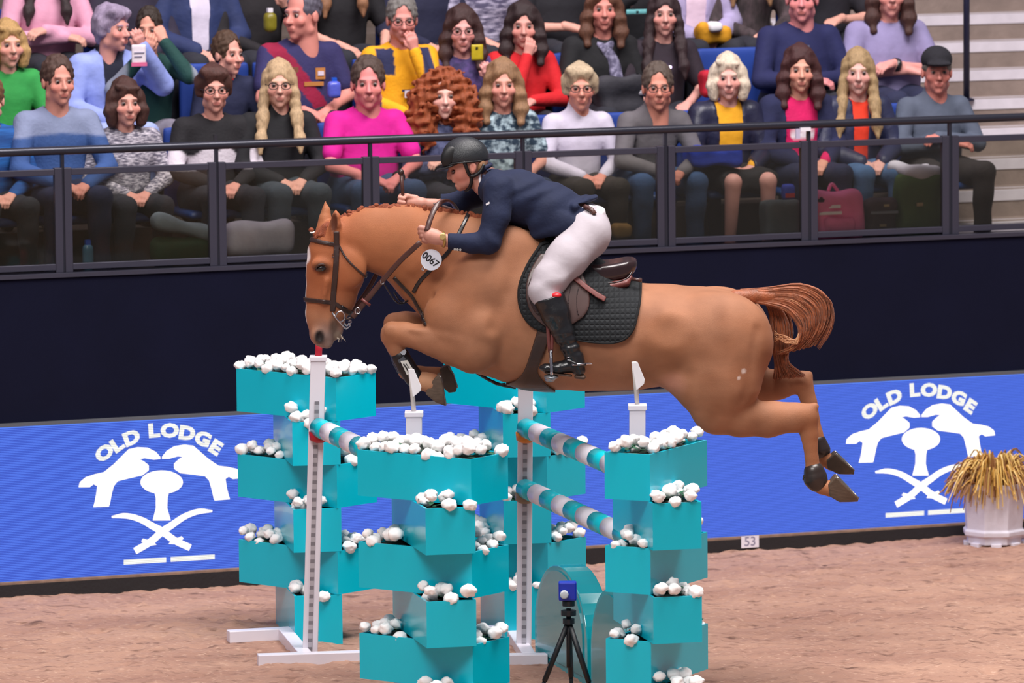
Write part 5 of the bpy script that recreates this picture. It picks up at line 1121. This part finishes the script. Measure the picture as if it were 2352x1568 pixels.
SEATP, SEATB = seat_meshes(); SEATP.materials.append(m_seat); SEATB.materials.append(m_seat2)
legv = boxv((0, .14, .2), (.03, 0, 0), (0, .03, 0), (0, 0, .2)); SEATL = mesh_data('pedestal', legv, BOXF); SEATL.materials.append(m_frame)
def hipv(row): return .72 + row * DEPTH
def floorz(row): return ROWZ0 + row * RISE
def seat(u, row, who):
    t = thing('stadium_seat', 'blue stadium seat ' + who, 'seat', W(u, hipv(row), floorz(row)), WA, 'blue stadium seats'); obj('seat_pan', SEATP, None, t); obj('backrest', SEATB, None, t); obj('pedestal', SEATL, None, t); return t
def net_obj(name, net, m, root, colours=None):
    V, F = net
    me = mesh_data(name, V, F, True); o = obj(name, me, m, root)
    if colours is not None: set_col(me, colours)
    return o
PEOPLE = {}
def person(key, label, row, hx, hy, kind='f', hair=('bob', '5b3b2a'), skin='d8a090', lip='b0625c', top=('5a6aa0', 'long', 'crew'), pat=None, paint=None, jacket=None, leg=('trousers', '23242e'), arm=('lap', 'lap'), yaw=0, pitch=0, b=1.0, lean=.1, glasses=False, s=None, spread=.02, seatof=None, hscale=1.0, hats=None, collar=None, shoes='1c1a1c', roll=0, hair2=None, grp=None):
    zh = 1.185 - lean * .12; yh = -.035 - lean * .50
    v = hipv(row) + yh * (s or 1.0)
    u, z = PW(hx, hy, v)
    if s is None: s = min(max((z - floorz(row)) / zh, .74), 1.16)
    root = thing('person', label, 'person', W(u, hipv(row), floorz(row)), WA, grp or 'spectators in row %d' % (row + 1)); root.scale = (s, s, s)
    far = row >= 2
    hs_ = 1.05 / s * hscale * (1.0 if kind != 'c' else .92)
    hp = np.array([0, yh, zh])
    def H(V): return rotz(np.asarray(V) * hs_, rad(yaw - 17), rad(pitch), rad(roll)) + hp
    # body: head + trunk and limbs + hands in one mesh
    hn = head_net(kind); hv = H(hn[0]); C = [head_colours(hn[0], skin, hair[1], lip)]
    def bodyf():
        q = SDF((-.45, -.62, .0), (.45, .26, 1.12), .019); torso(q, b, lean, -.010); arms(q, arm, b, lean, -.006); legs(q, b, spread, -.008); return q.mesh(1)
    bn = cached(('body', arm, b, lean, spread), bodyf); nets = [(hv, hn[1]), bn]; C.append(np.tile(np.array(lin(skin)), (len(bn[0]), 1)))
    for g, po in zip((-1, 1), arm):
        S_, E_, W_ = arm_pts(po, g, lean, b); hnn = cached(('hand', po, g, lean, b if po == 'reach' else 1), lambda: hand_net(W_, E_, g, 'lap' if po in ('lap', 'low', 'across', 'side', 'crossed') else po)); nets.append(hnn); C.append(np.tile(np.array(lin(skin)) * np.array([1.0, .97, .97]), (len(hnn[0]), 1)))
    V, F = join_nets(nets); net_obj('body', (V, F), m_skin, root, np.vstack(C))
    for g in (1, -1):
        e = obj('eye', EYE, None, root); e.location = tuple(H(np.array([[.031 * g, -.0788, .004]]))[0]); e.rotation_euler = (rad(pitch), 0, rad(yaw - 17)); e.scale = (hs_,) * 3
    # hair
    if hair[0] != 'none':
        n = hair_net(hair[0], kind); hm = mat('hair_' + hair[1], hair[1], .62, var=.28, vscale=50, vstretch=(2.2, 2.2, .5), bump=.5, bscale=110)
        net_obj('hair', (H(n[0]), n[1]), hm, root)
    if glasses: wv_, wf_ = GL; obj('glasses', mesh_data('glasses', H(wv_), wf_), mat('dark_spectacle_frame', '1d1a1e', .4), root)
    if hats == 'cap':
        q = SDF((-.12, -.18, .0), (.12, .16, .19), .006); q.ell((0, .01, .072), (.088, .112, .078)); q.ell((0, -.105, .052), (.07, .06, .016), .02); q.a = np.maximum(q.a, (.038 - q.ax[2])[None, None, :]).astype(np.float32); n = q.mesh(1); net_obj('flat_cap', (H(n[0]), n[1]), mat('dark_wool_cap', '1b1a22', .9, var=.3, vscale=60), root)
    # top
    tc, sleeve, neck = top
    def topf(gr=.004, slv=None, neckk=None, op=False, lo=.50):
        q = SDF((-.46, -.62, .42), (.46, .28, 1.14), .0135); torso(q, b, lean, gr); legs_ = None
        sv = slv or sleeve
        if sv == 'long': arms(q, arm, b, lean, gr + .004)
        else:
            for g, po in zip((-1, 1), arm):
                S_, E_, W_ = arm_pts(po, g, lean, b); S_, E_ = np.array(S_), np.array(E_); q.seg(S_, .058 + gr + .006, S_ + (E_ - S_) * (.72 if sv == 'short' else .98), .052 + gr + .008, .025)
        X, Y, Z = q.xyz((slice(None),) * 3)
        L = lambda z_: -lean * (z_ - .5); nk = neckk or neck
        if nk == 'turtle': q.chain([(0, .02 + L(.97), .97, .066 + gr), (0, .02 + L(1.0), 1.055, .060 + gr)], .02)
        q.a = q.a + noise3(X, Y, Z, 30, .0022).astype(np.float32) * np.clip(1.1 - Z, 0, 1)
        if nk == 'crew': q.chain([(0, .01 + L(1.0), 1.02, .066), (0, -.015 + L(1.0), 1.1, .09)], op='sub')
        elif nk == 'v': q.chain([(0, .01 + L(1.0), 1.03, .070), (0, -.015 + L(1.0), 1.1, .09)], op='sub'); q.seg((0, -.13 + L(1.0), 1.0), .062, (0, -.15 + L(.85), .845), .012, .01, op='sub')
        if op:   # open front
            w0 = op; q.a = np.maximum(q.a, np.where(Y < .02 + L(Z), (w0 + (Z - .7) * .03) - np.abs(X) * 1.0, -1).astype(np.float32)); q.chain([(0, .01 + L(1.0), 1.04, .085), (0, -.015 + L(1.0), 1.12, .11)], op='sub')
        q.a = np.maximum(q.a, (lo - Z) + 0 * X + 0 * Y).astype(np.float32)
        return q.mesh(1)
    tn = cached(('top', sleeve, neck, arm, b, lean), topf)
    if paint is not None:
        cc = np.tile(np.array(lin(tc)), (len(tn[0]), 1))
        for fn, col in paint: w_ = np.clip(fn(tn[0][:, 0], tn[0][:, 1], tn[0][:, 2]), 0, 1)[:, None]; cc = cc * (1 - w_) + np.array(lin(col)) * w_
        net_obj('top', tn, m_cloth_attr, root, cc)
    else:
        if pat: mm = mat('fabric_%s_%s' % (tc, pat[0]), tc, .85, var=.5, vscale=pat[1], vstretch=pat[2] if len(pat) > 2 else (1, 1, 1), col2=pat[0], kind=pat[3] if len(pat) > 3 else 'noise', bump=.25, bscale=70)
        else: mm = mat('fabric_' + tc, tc, .85, var=.12, vscale=10, bump=.35, bscale=24)
        net_obj('top', tn, mm, root)
    if collar:
        L = -lean * .5; pts = [(.064 * math.sin(a), .012 + L - .058 * math.cos(a), .985 + .022 * (1 - math.cos(a)) * .5 + .0 * a) for a in np.linspace(.35, 2 * math.pi - .35, 14)]
        v_, f_ = tube(pts, .016, 8); obj('collar', mesh_data('collar', v_, f_, True), mat('fabric_' + collar, collar, .85), root)
    if jacket:
        jn = cached(('jacket', arm, b, lean, jacket[1]), lambda: topf(.017, 'long', 'open', jacket[1], .47)); net_obj('jacket', jn, mat('jacket_' + jacket[0], jacket[0], jacket[2] if len(jacket) > 2 else .7, var=.2, vscale=9, bump=.5, bscale=20), root)
    # lower garments
    lt, lc = leg
    def legf():
        q = SDF((-.40, -.62, .04), (.40, .24, .72), .0155)
        if lt == 'skirt':
            legs(q, b, spread, .014, False); q.seg((-.09, -.2, .535), .085, (.09, -.2, .535), .085, .04); q.seg((-.09, -.36, .54), .075, (.09, -.36, .54), .075, .04); q.a = np.maximum(q.a, (-.43 - q.ax[1])[None, :, None] + 0 * q.a).astype(np.float32)
        else: legs(q, b, spread, .009)
        X, Y, Z = q.xyz((slice(None),) * 3); q.a = q.a + noise3(X, Y, Z, 34, .0022).astype(np.float32); return q.mesh(1)
    net_obj('skirt' if lt == 'skirt' else 'trousers', cached(('leg', lt, b, spread), legf), mat('trouser_' + lc, lc, .85, var=.22, vscale=8, bump=.3, bscale=50), root)
    sm = SHOE_ME.get(shoes)
    if sm is None: sm = SHOE_ME[shoes] = mesh_data('shoe', *SHOE, True); sm.materials.append(mat('shoe_' + shoes, shoes, .55))
    for g in (1, -1): o = obj('shoe', sm, None, root); o.location = (g * (.115 + spread * .8), -.40, .0); o.rotation_euler = (0, 0, g * .12)
    seat(u, row, seatof or ('under the ' + ' '.join(label.split(',')[0].split()[:10])))
    PEOPLE[key] = (root, u, s, H); return root
JEANS = '2f4a70'; DK = '1c1d24'
st = lambda e0, e1: (lambda z: np.clip((z - e0) / (e1 - e0), 0, 1))
# ---- front row
person('r1a', 'child in a bright blue puffer jacket cut by the left picture edge', 0, -22, 232, 'c', ('short', '6b4c30'), top=('1d5fa8', 'long', 'crew'), pat=('123f7c', 14, (.2, .2, 3)), leg=('trousers', '20242c'), s=.92)
person('r1b', 'man in blue jumper with grey yoke and short brown hair', 0, 134, 188, 'm', ('short', '4a332b'), 'd08f80', top=('2f4d84', 'long', 'crew'), paint=[(lambda x, y, z: st(.885, .90)(z + .10 * np.abs(x)), '7d87a6')], arm=('low', 'low'), yaw=20, b=1.12, leg=('trousers', '1a2140'))
person('r1c', 'woman with brown bob and white and grey speckled jumper', 0, 290, 238, 'f', ('bob', '42251f'), 'd69a8c', top=('d6cfda', 'long', 'crew'), pat=('5b5768', 60, (.5, .5, 2)), yaw=14, b=1.08)
person('r1d', 'woman with cropped auburn hair, glasses and black jumper with white band', 0, 492, 207, 'f', ('shortf', '4b2b25'), 'd89a8c', top=('17151b', 'long', 'v'), paint=[(lambda x, y, z: st(.70, .71)(z) * (1 - st(.80, .815)(z - .03 * np.sin(np.abs(x) * 30))), 'd9d0dc')], yaw=8, glasses=True, b=1.14)
person('r1e', 'woman with long blond hair, glasses and plain black jumper', 0, 642, 196, 'f', ('long', 'b89b78'), 'dca594', top=('14141a', 'long', 'turtle'), yaw=0, glasses=True, b=1.05, leg=('trousers', '3c4650'), collar='77778a')
person('r1f', 'large man in a bright magenta polo shirt', 0, 846, 194, 'm', ('short', '4b3a33'), 'd98583', top=('cc0f8c', 'short', 'v'), arm=('low', 'low'), b=1.34, leg=('trousers', '33486a'), collar='c40d86', spread=.06, hscale=1.08)
person('r1g', 'girl with a huge mass of ginger curls', 0, 1020, 222, 'f', ('curly', '8f4521'), 'e3b1a4', top=('262a4c', 'long', 'v'), pat=('565c80', 26, (1, 1, 1)), yaw=4, arm=('crossed', 'crossed'))
person('r1h', 'woman with light brown hair and blue black patterned blouse', 0, 1156, 196, 'f', ('wavy', '8d6a4c'), 'd99a8b', top=('bcd3de', 'short', 'v'), pat=('1e3346', 22, (1, 1, 1.3)), b=1.2, leg=('trousers', '26344e'))
person('r1i', 'woman with short fair hair, glasses and pale lilac roll neck', 0, 1334, 203, 'f', ('shortf', 'bda88c'), 'd4907f', top=('c9c2d6', 'long', 'turtle'), glasses=True, leg=('trousers', '2b2622'))
person('r1j', 'man in grey zip jacket, glasses and jeans leaning forward', 0, 1514, 203, 'm', ('short', '54473f'), 'c98674', top=('5f5b60', 'long', 'turtle'), arm=('low', 'low'), lean=.42, glasses=True, leg=('trousers', JEANS), spread=.08, b=1.08)
person('r1k', 'woman with white blond bob, mustard top and black skirt', 0, 1674, 180, 'f', ('bob', 'd4c4b0'), 'd9a197', top=('e0a01c', 'long', 'crew'), jacket=('23243c', .075, .4), leg=('skirt', '141318'), yaw=-4)
person('r1l', 'woman with long dark red hair and raspberry T-shirt', 0, 1838, 162, 'f', ('wavy', '3f1d1e'), 'd49a86', top=('cf0f5e', 'long', 'crew'), jacket=('1c2044', .10, .9), leg=('trousers', '1b2140'), paint=[(lambda x, y, z: (np.abs(x) < .085 - .3 * np.abs(z - .79)) * st(.745, .76)(z) * (1 - st(.80, .86)(z + .35 * np.abs(x))), 'f0e6ee')])
person('r1m', 'woman with long dark blond hair, orange top and navy quilted jacket', 0, 1972, 168, 'f', ('long', 'a08560'), 'd8a79d', top=('e23b22', 'long', 'crew'), jacket=('282c4a', .045, .5), leg=('trousers', '44648c'), yaw=-6)
person('r1n', 'man in black flat cap and grey anorak with folded arms', 0, 2153, 166, 'm', ('crop', '6e6862'), 'c87f74', top=('525a6c', 'long', 'turtle'), arm=('crossed', 'crossed'), b=1.28, hats='cap', leg=('trousers', '2b2628'), spread=.07)
# ---- second row
person('r2a', 'woman with fair bob and plain green jumper', 1, 20, 104, 'f', ('bob', 'b5905c'), 'e0a493', top=('2f9446', 'long', 'crew'), yaw=18)
person('r2b', 'woman with short lilac grey hair in pale blue cardigan', 1, 258, 68, 'f', ('shortf', '9a8ba6'), 'd6968c', top=('1a1c30', 'long', 'turtle'), jacket=('8f9ee0', .05, .8), arm=('lap', 'up'), yaw=52, lean=.25, b=1.15, leg=('trousers', '9aa8da'))
person('r2c', 'dark haired boy in bottle green top holding up a leaflet', 1, 342, 100, 'c', ('short', '2c2018'), 'd49683', top=('14403c', 'long', 'crew'), paint=[(lambda x, y, z: st(.20, .22)(np.abs(x)) * st(.6, .62)(z), '8d93a2')], arm=('up', 'face'), yaw=-8, s=.93, leg=('trousers', '8a8494'))
person('r2d', 'small boy in navy coat with red collar, face turned aside', 1, 524, 146, 'c', ('short', '4b3424'), 'dfa192', top=('1b2040', 'long', 'crew'), yaw=38, s=.80, collar='c81f2c')
person('r2e', 'big balding man in navy polo shirt with red sash', 1, 694, 36, 'm', ('bald', '565260'), 'd58b80', top=('2b2758', 'short', 'v'), paint=[(lambda x, y, z: (np.abs(x + .13 - (.93 - z) * .75) < .055) * (y < .06), '8c0d38')], arm=('low', 'lap'), yaw=-42, b=1.42, leg=('trousers', '20202c'), collar='24204c', hscale=1.1)
person('r2f', 'man in yellow and navy hoodie, glasses, hand on chin', 1, 924, 46, 'm', ('short', '76726f'), 'd48d84', top=('eaa512', 'long', 'crew'), paint=[(lambda x, y, z: (z > .84) * (np.abs(np.abs(x) - .12) < .055) * (z < 1.0) + (np.abs(x) > .19) * (z < .78), '24284e')], arm=('lap', 'chin'), yaw=4, pitch=6, glasses=True, b=1.18, collar='e09c10')
person('r2g', 'woman with dark curly hair, glasses and purple top', 1, 1063, 72, 'f', ('wavy', '3a2120'), 'd99a94', top=('5e4a86', 'long', 'v'), pat=('37305a', 20), arm=('lap', 'phone'), glasses=True)
person('r2h', 'woman in bright red jumper with hand at her chin', 1, 1203, 62, 'f', ('wavy', '2b1a1c'), 'd3958a', top=('cc1a24', 'long', 'v'), arm=('chin', 'across'), b=1.1, yaw=-2)
person('r2i', 'woman in black top with a grey patterned scarf', 1, 1386, 22, 'f', ('wavy', '5a3828'), 'd0877c', top=('131318', 'long', 'v'), b=1.12)
person('r2j', 'girl with very long straight dark hair and glowing pendant', 1, 1526, 34, 'f', ('long', '2e1c20'), 'd39a90', top=('2a1f2a', 'short', 'v'), arm=('side', 'lap'), b=.98)
person('r2k', 'broad man in navy half zip jumper', 1, 1842, -2, 'm', ('short', '4a3630'), 'd98a8c', top=('1b1f4e', 'long', 'v'), arm=('across', 'across'), b=1.42, yaw=-8, collar='1b1f4e', hscale=1.08)
person('r2l', 'woman in lilac T-shirt with bare crossed forearms', 1, 2044, -14, 'f', ('wavy', '40241f'), 'dd9a92', top=('8d84ae', 'short', 'v'), arm=('crossed', 'crossed'), b=1.42, leg=('trousers', '222644'), hscale=1.08)
# ---- third row, heads above the picture
person('r3a', 'woman in pale pink top with long dark hair, behind the green jumper', 2, 108, -84, 'f', ('long', '2a1c1e'), top=('d79ab4', 'long', 'crew'), arm=('crossed', 'crossed'), b=1.15, s=1.0)
person('r3b', 'person in dark coat behind the boy with the leaflet', 2, 300, -84, 'm', ('short', '3a2a22'), top=('2a2438', 'long', 'turtle'), s=1.0)
person('r3c', 'man in navy suit jacket and white shirt', 2, 452, -84, 'm', ('short', '4a3a30'), top=('d4cbe0', 'long', 'crew'), jacket=('23305c', .05, .8), b=1.15, s=1.0)
person('r3d', 'person in black holding a drink beside the balding man', 2, 592, -84, 'm', ('short', '2c2420'), top=('1b171c', 'long', 'crew'), arm=('lap', 'phone'), s=1.0)
person('r3e', 'woman in black with long light brown hair behind the balding man', 2, 788, -84, 'f', ('long', '8c6246'), top=('16141a', 'short', 'crew'), arm=('lap', 'side'), s=1.0)
person('r3f', 'man in dark navy behind the yellow hoodie', 2, 975, -84, 'm', ('short', '3a2f2a'), top=('1c1e3a', 'long', 'crew'), b=1.15, s=1.0)
person('r3g', 'woman in white printed T-shirt between yellow hoodie and red jumper', 2, 1118, -84, 'f', ('bob', '6a4a30'), top=('c6bfd8', 'short', 'crew'), pat=('4f4a66', 22, (.6, .6, 2)), s=1.0)
person('r3h', 'person in black T-shirt with bare forearm behind the red jumper', 2, 1285, -84, 'm', ('short', '2c2522'), top=('1b1a22', 'short', 'crew'), arm=('across', 'lap'), b=1.2, s=1.0)
person('r3i', 'person in black holding a pale phone behind the grey scarf', 2, 1450, -84, 'm', ('short', '33291f'), top=('17171d', 'long', 'crew'), arm=('phone', 'lap'), s=1.0)
person('r3j', 'person in white top and lilac jacket behind the long haired girl', 2, 1592, -84, 'f', ('wavy', '8a6a50'), top=('e2c8dc', 'long', 'crew'), jacket=('a59ac0', .06, .8), s=1.0)
person('r3k', 'woman in grey brown fur coat above the empty blue seat', 2, 1722, -84, 'f', ('long', '8a6648'), top=('54454a', 'long', 'crew'), pat=('2e2628', 18, (1, 1, .5)), s=1.0)
person('r3l', 'person in dark top with bare forearms raised behind the half zip man', 2, 1898, -84, 'm', ('short', '2c2420'), top=('1e1c26', 'short', 'crew'), arm=('face', 'across'), b=1.15, s=1.0)
u_e = PW(1672, 160, hipv(1) + .2)[0]; seat(u_e, 1, 'standing empty between the long haired girl and half zip man')
# ================================================================== THINGS CARRIED AND LEFT IN THE STAND
def puff_world(c, half, rnd, v=.012, noise=0.0, seed=1, tilt=0):
    """soft rounded block, axes along the row; c = (u, v, z)"""
    half = np.asarray(half, float); s = SDF(-half - .03, half + .03, v); X, Y, Z = s.xyz((slice(None),) * 3); q = [np.maximum(np.abs(t) - (h - rnd), 0) for t, h in zip((X, Y, Z), half)]
    s.a = (np.sqrt(q[0] ** 2 + q[1] ** 2 + q[2] ** 2) - rnd).astype(np.float32)
    if noise: s.a = s.a + noise3(X + seed, Y + 2 * seed, Z, 26, noise).astype(np.float32)
    V, F = s.mesh(1)
    if tilt: V = rotz(V, 0, 0, rad(tilt))
    return np.array([W(c[0] + p[0], c[1] + p[1], c[2] + p[2]) for p in V]), F
def block(name, label, cat, x0, x1, y0, y1, v, dep, col, rnd=.03, noise=.004, part='body', m=None, tilt=0, seed=1, rough=.8, floor_row=None):
    a, za = PW((x0 + x1) / 2, (y0 + y1) / 2, v); hw = abs(PW(x1, (y0 + y1) / 2, v)[0] - PW(x0, (y0 + y1) / 2, v)[0]) / 2; hh = abs(PW((x0 + x1) / 2, y0, v)[1] - PW((x0 + x1) / 2, y1, v)[1]) / 2
    if floor_row is not None:
        zb = floorz(floor_row) + .004; zt_ = za + hh; za, hh = (zb + zt_) / 2, (zt_ - zb) / 2
    t = thing(name, label, cat, W(a, v, za - hh)); V, F = puff_world((a, v, za), (hw, dep / 2, hh), min(rnd, hw * .9, hh * .9, dep * .45), .010 if hw < .06 else .013, noise, seed, tilt)
    wobj(part, V, F, m or mat('goods_' + col, col, rough, var=.14, vscale=12, bump=.25, bscale=40), t, True); return t, a, za, hw, hh
# leaflet, phones, drinks
t, a, z, hw, hh = block('leaflet', 'white and pink leaflet held up by the boy in green', 'leaflet', 300, 336, 100, 152, .98, .014, 'dcd2dc', .004, 0, 'page')
wbox('pink_edge', a - hw, a + hw, 0.968, 0.972, z - hh, z - hh + .022, mat('pink_print', 'd0608c', .7), t); wbox('print_line', a - hw * .6, a + hw * .7, 0.968, 0.9725, z + .01, z + .016, mat('faded_print', '8d88a0', .8), t); wbox('print_line', a - hw * .6, a + hw * .4, 0.968, 0.9725, z - .012, z - .006, MATS['faded_print'], t)
t, a, z, hw, hh = block('phone', 'phone in a mustard yellow case held by the purple top woman', 'phone', 1080, 1112, 100, 142, 1.17, .012, 'b8a21e', .006, 0, 'case', rough=.4); wbox('camera_lens', a - .012, a + .002, 1.160, 1.166, z + .02, z + .034, m_blk, t)
t, a, z, hw, hh = block('phone', 'pale turquoise phone held by the person in black, third row', 'phone', 1436, 1494, 18, 36, 1.99, .012, '6fb6bc', .006, 0, 'case', tilt=0, rough=.3); wbox('camera_lens', a - .012, a + .002, 1.980, 1.986, z - .004, z + .006, m_blk, t)
t, a, z, hw, hh = block('bottle', 'green and yellow drink bottle held beside the balding man', 'bottle', 606, 634, 28, 74, 1.98, .08, '7d7420', .03, 0, 'label_sleeve', rough=.35); wbox('cap', a - .015, a + .015, 1.965, 1.995, z + hh, z + hh + .025, m_white, t)
t, a, z, hw, hh = block('water_bottle', 'small blue water bottle in the lap of the balding man', 'bottle', 752, 782, 186, 226, 1.20, .06, '5560c8', .022, 0, 'flask', rough=.25); wbox('cap', a - .012, a + .016, 1.19, 1.215, z + hh - .004, z + hh + .02, mat('blue_cap', '1a56c8', .4), t)
# plush toy and bags in the upper rows
t, a, z, hw, hh = block('plush_toy', 'mustard yellow plush toy on the third row knees above the empty seat', 'toy', 1598, 1676, 58, 102, 1.92, .14, 'd9981e', .05, .012, 'body'); V, F = puff_world((a - .01, 1.86, z + .05), (.05, .05, .035), .03, .011, .005); wobj('white_head_tuft', V, F, mat('white_plush', 'e8e4ea', .9), t, True); V, F = puff_world((a - .07, 1.88, z + .03), (.035, .04, .03), .025, .011, .004, 3); wobj('paw', V, F, mat('orange_plush', 'c8741e', .9), t, True)
block('handbag', 'red handbag on the seat beside the long haired girl', 'bag', 1608, 1648, 160, 222, 1.26, .12, 'b4122c', .04, .005)
block('coat', 'dark grey woolly coat bundled on the scarf woman lap', 'coat', 1366, 1466, 182, 262, 1.16, .22, '33323a', .07, .014)
block('coat', 'pale cream cloth bundled by the scarf woman knee', 'cloth', 1452, 1492, 172, 226, 1.10, .10, 'c9c3cc', .04, .008, seed=2)
block('folded_coat', 'royal blue folded coat across the black skirt', 'coat', 1576, 1694, 340, 382, .36, .16, '16329a', .03, .008)
# front row floor
t, a, z, hw, hh = block('backpack', 'bright pink backpack behind the glass on the front row floor', 'backpack', 1843, 1976, 434, 552, .185, .15, 'ff86bc', .07, .009, 'bag_body')
for zz, l in ((.045, .0), (.008, .008)):
    wbox('print_line', a - hw * .62, a + hw * .12 + l, .100, .108, z + zz, z + zz + .018, mat('white_bag_print', 'ffffff', .7), t)
V, F = puff_world((a + .02, .135, z - .07), (.10, .05, .06), .03, .012, .004); wobj('front_pocket', V, F, MATS['goods_ff86bc'], t, True)
v, f = tube(spline([W(a - .02, .185, z + hh - .01), W(a, .175, z + hh + .03), W(a + .04, .185, z + hh - .01)], 5), .010, 8); wobj('grab_handle', v, f, MATS['goods_ff86bc'], t, True)
t, a, z, hw, hh = block('rucksack', 'maroon and grey rucksack beside the pink backpack', 'backpack', 1984, 2052, 452, 548, .26, .16, '40303a', .05, .006, 'bag_body'); wbox('grey_band', a - hw * .9, a + hw * .9, .172, .18, z + .03, z + .045, mat('grey_webbing', '7c828c', .7), t); wbox('tan_badge', a - .03, a + .01, .172, .18, z - .045, z - .03, mat('tan_badge', 'a8946c', .7), t); wbox('tan_badge', a - .005, a + .03, .172, .18, z + .07, z + .085, MATS['tan_badge'], t)
t, a, z, hw, hh = block('shopping_bag', 'olive green bag with white cloth on top near the flat cap man', 'bag', 2058, 2150, 392, 548, .25, .18, '3f5a26', .05, .006, 'bag_body'); V, F = puff_world((a, .25, z + hh), (hw * .95, .09, .035), .03, .012, .012, 5); wobj('white_cloth', V, F, mat('white_cloth', 'c9c6d4', .8), t, True); wbox('tan_print', a - .04, a + .0, .152, .16, z + .0, z + .02, MATS['tan_badge'], t)
block('suitcase', 'small grey case standing beside the black skirt woman', 'bag', 1752, 1828, 458, 545, .28, .16, '5a6468', .03, .003, 'shell')
t, a, z, hw, hh = block('paper_cup', 'blue and red paper drink cup on the grey case', 'cup', 1796, 1824, 422, 460, .28, .06, '2b3c9c', .02, 0, 'cup_wall'); wbox('red_band', a - .029, a + .029, .246, .252, z - .03, z - .005, mat('red_cup_print', 'b8342c', .6), t)
block('scarf', 'crumpled white garment lying on the front row floor', 'garment', 508, 672, 505, 588, .22, .14, 'dcd8e8', .06, .007, seed=4)
block('rolled_coat', 'pale blue rolled coat lying behind the glass', 'coat', 348, 486, 506, 540, .24, .13, '8b9ba4', .05, .006, tilt=14, seed=3)
block('tote_bag', 'dark green bag on the floor below the speckled jumper', 'bag', 352, 470, 546, 606, .26, .14, '234a2c', .04, .010, seed=6)
t, a, z, hw, hh = block('water_bottle', 'blue plastic water bottle on the floor below the blue jumper man', 'bottle', 190, 214, 560, 622, .20, .06, '5a8fb0', .024, 0, 'flask', rough=.2); wbox('cap', a - .014, a + .014, .186, .214, z + hh - .004, z + hh + .022, MATS['blue_cap'], t)
block('paper_bag', 'tan paper bag on the floor behind the rider hips', 'bag', 1406, 1452, 512, 548, .28, .10, 'b08a4a', .03, .006)
u0, z0 = PW(1846, 297, RV); t = thing('rail_clip', 'small white plastic clip hanging under the dark handrail', 'clip', W(u0, RV, z0)); wbox('clip_body', u0 - .032, u0 + .032, RV - .03, RV - .014, z0 - .008, z0 + .012, m_white, t); wbox('clip_tab', u0 - .060, u0 - .034, RV - .028, RV - .018, z0 - .05, z0 + .006, mat('lilac_paper', 'b4adc8', .7), t)
# worn details
root, u_, s_, H_ = PEOPLE['r2i']
pts = spline([(-.085, .02, 1.0), (-.07, -.075, .965), (-.01, -.115, .93), (.04, -.135, .86), (.055, -.16, .76), (.06, -.165, .70)], 6); v, f = tube(pts, np.interp(np.arange(len(pts)), [0, 12, len(pts) - 1], [.03, .038, .045]), 10, flat=((0, 1, .2), .6))
m_scarf = mat('grey_patterned_scarf', '9a96b2', .9, var=.5, vscale=40, vstretch=(1, 1, 1), col2='54506a'); obj('scarf', mesh_data('scarf', v, f, True), m_scarf, root)
pts = spline([(.085, .02, 1.0), (.07, -.075, .965), (.01, -.12, .94), (-.03, -.125, .92)], 6); v, f = tube(pts, .034, 10, flat=((0, 1, .2), .6)); obj('scarf_wrap', mesh_data('scarf_wrap', v, f, True), m_scarf, root)
root, u_, s_, H_ = PEOPLE['r2j']
v, f = tube([(-.016, -.155, .845), (.0, -.158, .845), (.016, -.155, .845)], .0085, 8); obj('glowing_pendant', mesh_data('glowing_pendant', v, f, True), mat('pendant_glow', 'ffffff', .4, emit='e8c8ff', estr=6), root)
for key, g in (('r2l', 1), ('r2f', 1), ('r1f', 1)):
    root, u_, s_, H_ = PEOPLE[key]; po = {'r2l': 'crossed', 'r2f': 'chin', 'r1f': 'low'}[key]; b_ = {'r2l': 1.42, 'r2f': 1.18, 'r1f': 1.34}[key]; S_, E_, Wp_ = arm_pts(po, g, .1, b_); Wp_, E_ = np.array(Wp_), np.array(E_); d = (E_ - Wp_) / np.linalg.norm(E_ - Wp_); c = Wp_ + d * .035
    v, f = tube([c - d * .012, c + d * .012], .041, 14); obj('watch_strap', mesh_data('watch_strap', v, f, True), m_blk, root)
# crest, badge and wording on the balding man's polo; print on the hoodie; zip on the half zip jumper
def chest(key, x0, x1, z0, z1, y, m, name):
    root = PEOPLE[key][0]; obj(name, mesh_data(name, boxv(((x0 + x1) / 2, y, (z0 + z1) / 2), ((x1 - x0) / 2, 0, 0), (0, .004, 0), (0, 0, (z1 - z0) / 2)), BOXF), m, root)
m_goldp = mat('gold_embroidery', 'b5763a', .7); m_zip = mat('silver_zip', '9a9aa8', .4, .6)
chest('r2e', .055, .115, .80, .868, -.155, m_goldp, 'polo_crest'); chest('r2e', .068, .105, .822, .848, -.160, mat('crest_white', 'd8c8d8', .7), 'polo_crest_centre'); chest('r2e', -.02, .10, .762, .786, -.168, m_goldp, 'polo_wording'); chest('r2e', -.125, -.05, .80, .875, -.150, mat('dark_gold_roundel', '7d4a38', .6), 'sash_roundel')
chest('r2f', -.02, .06, .70, .745, -.175, mat('white_hoodie_print', 'd8d0e0', .7), 'hoodie_print'); chest('r2f', -.035, .03, .735, .75, -.172, mat('navy_hoodie_print', '24284e', .8), 'hoodie_print')
chest('r2k', -.012, .012, .86, .90, -.165, m_zip, 'zip_pull')
chest('r1d', -.022, .0, .86, .91, -.140, mat('dark_pendant', '2b2830', .5), 'pendant')
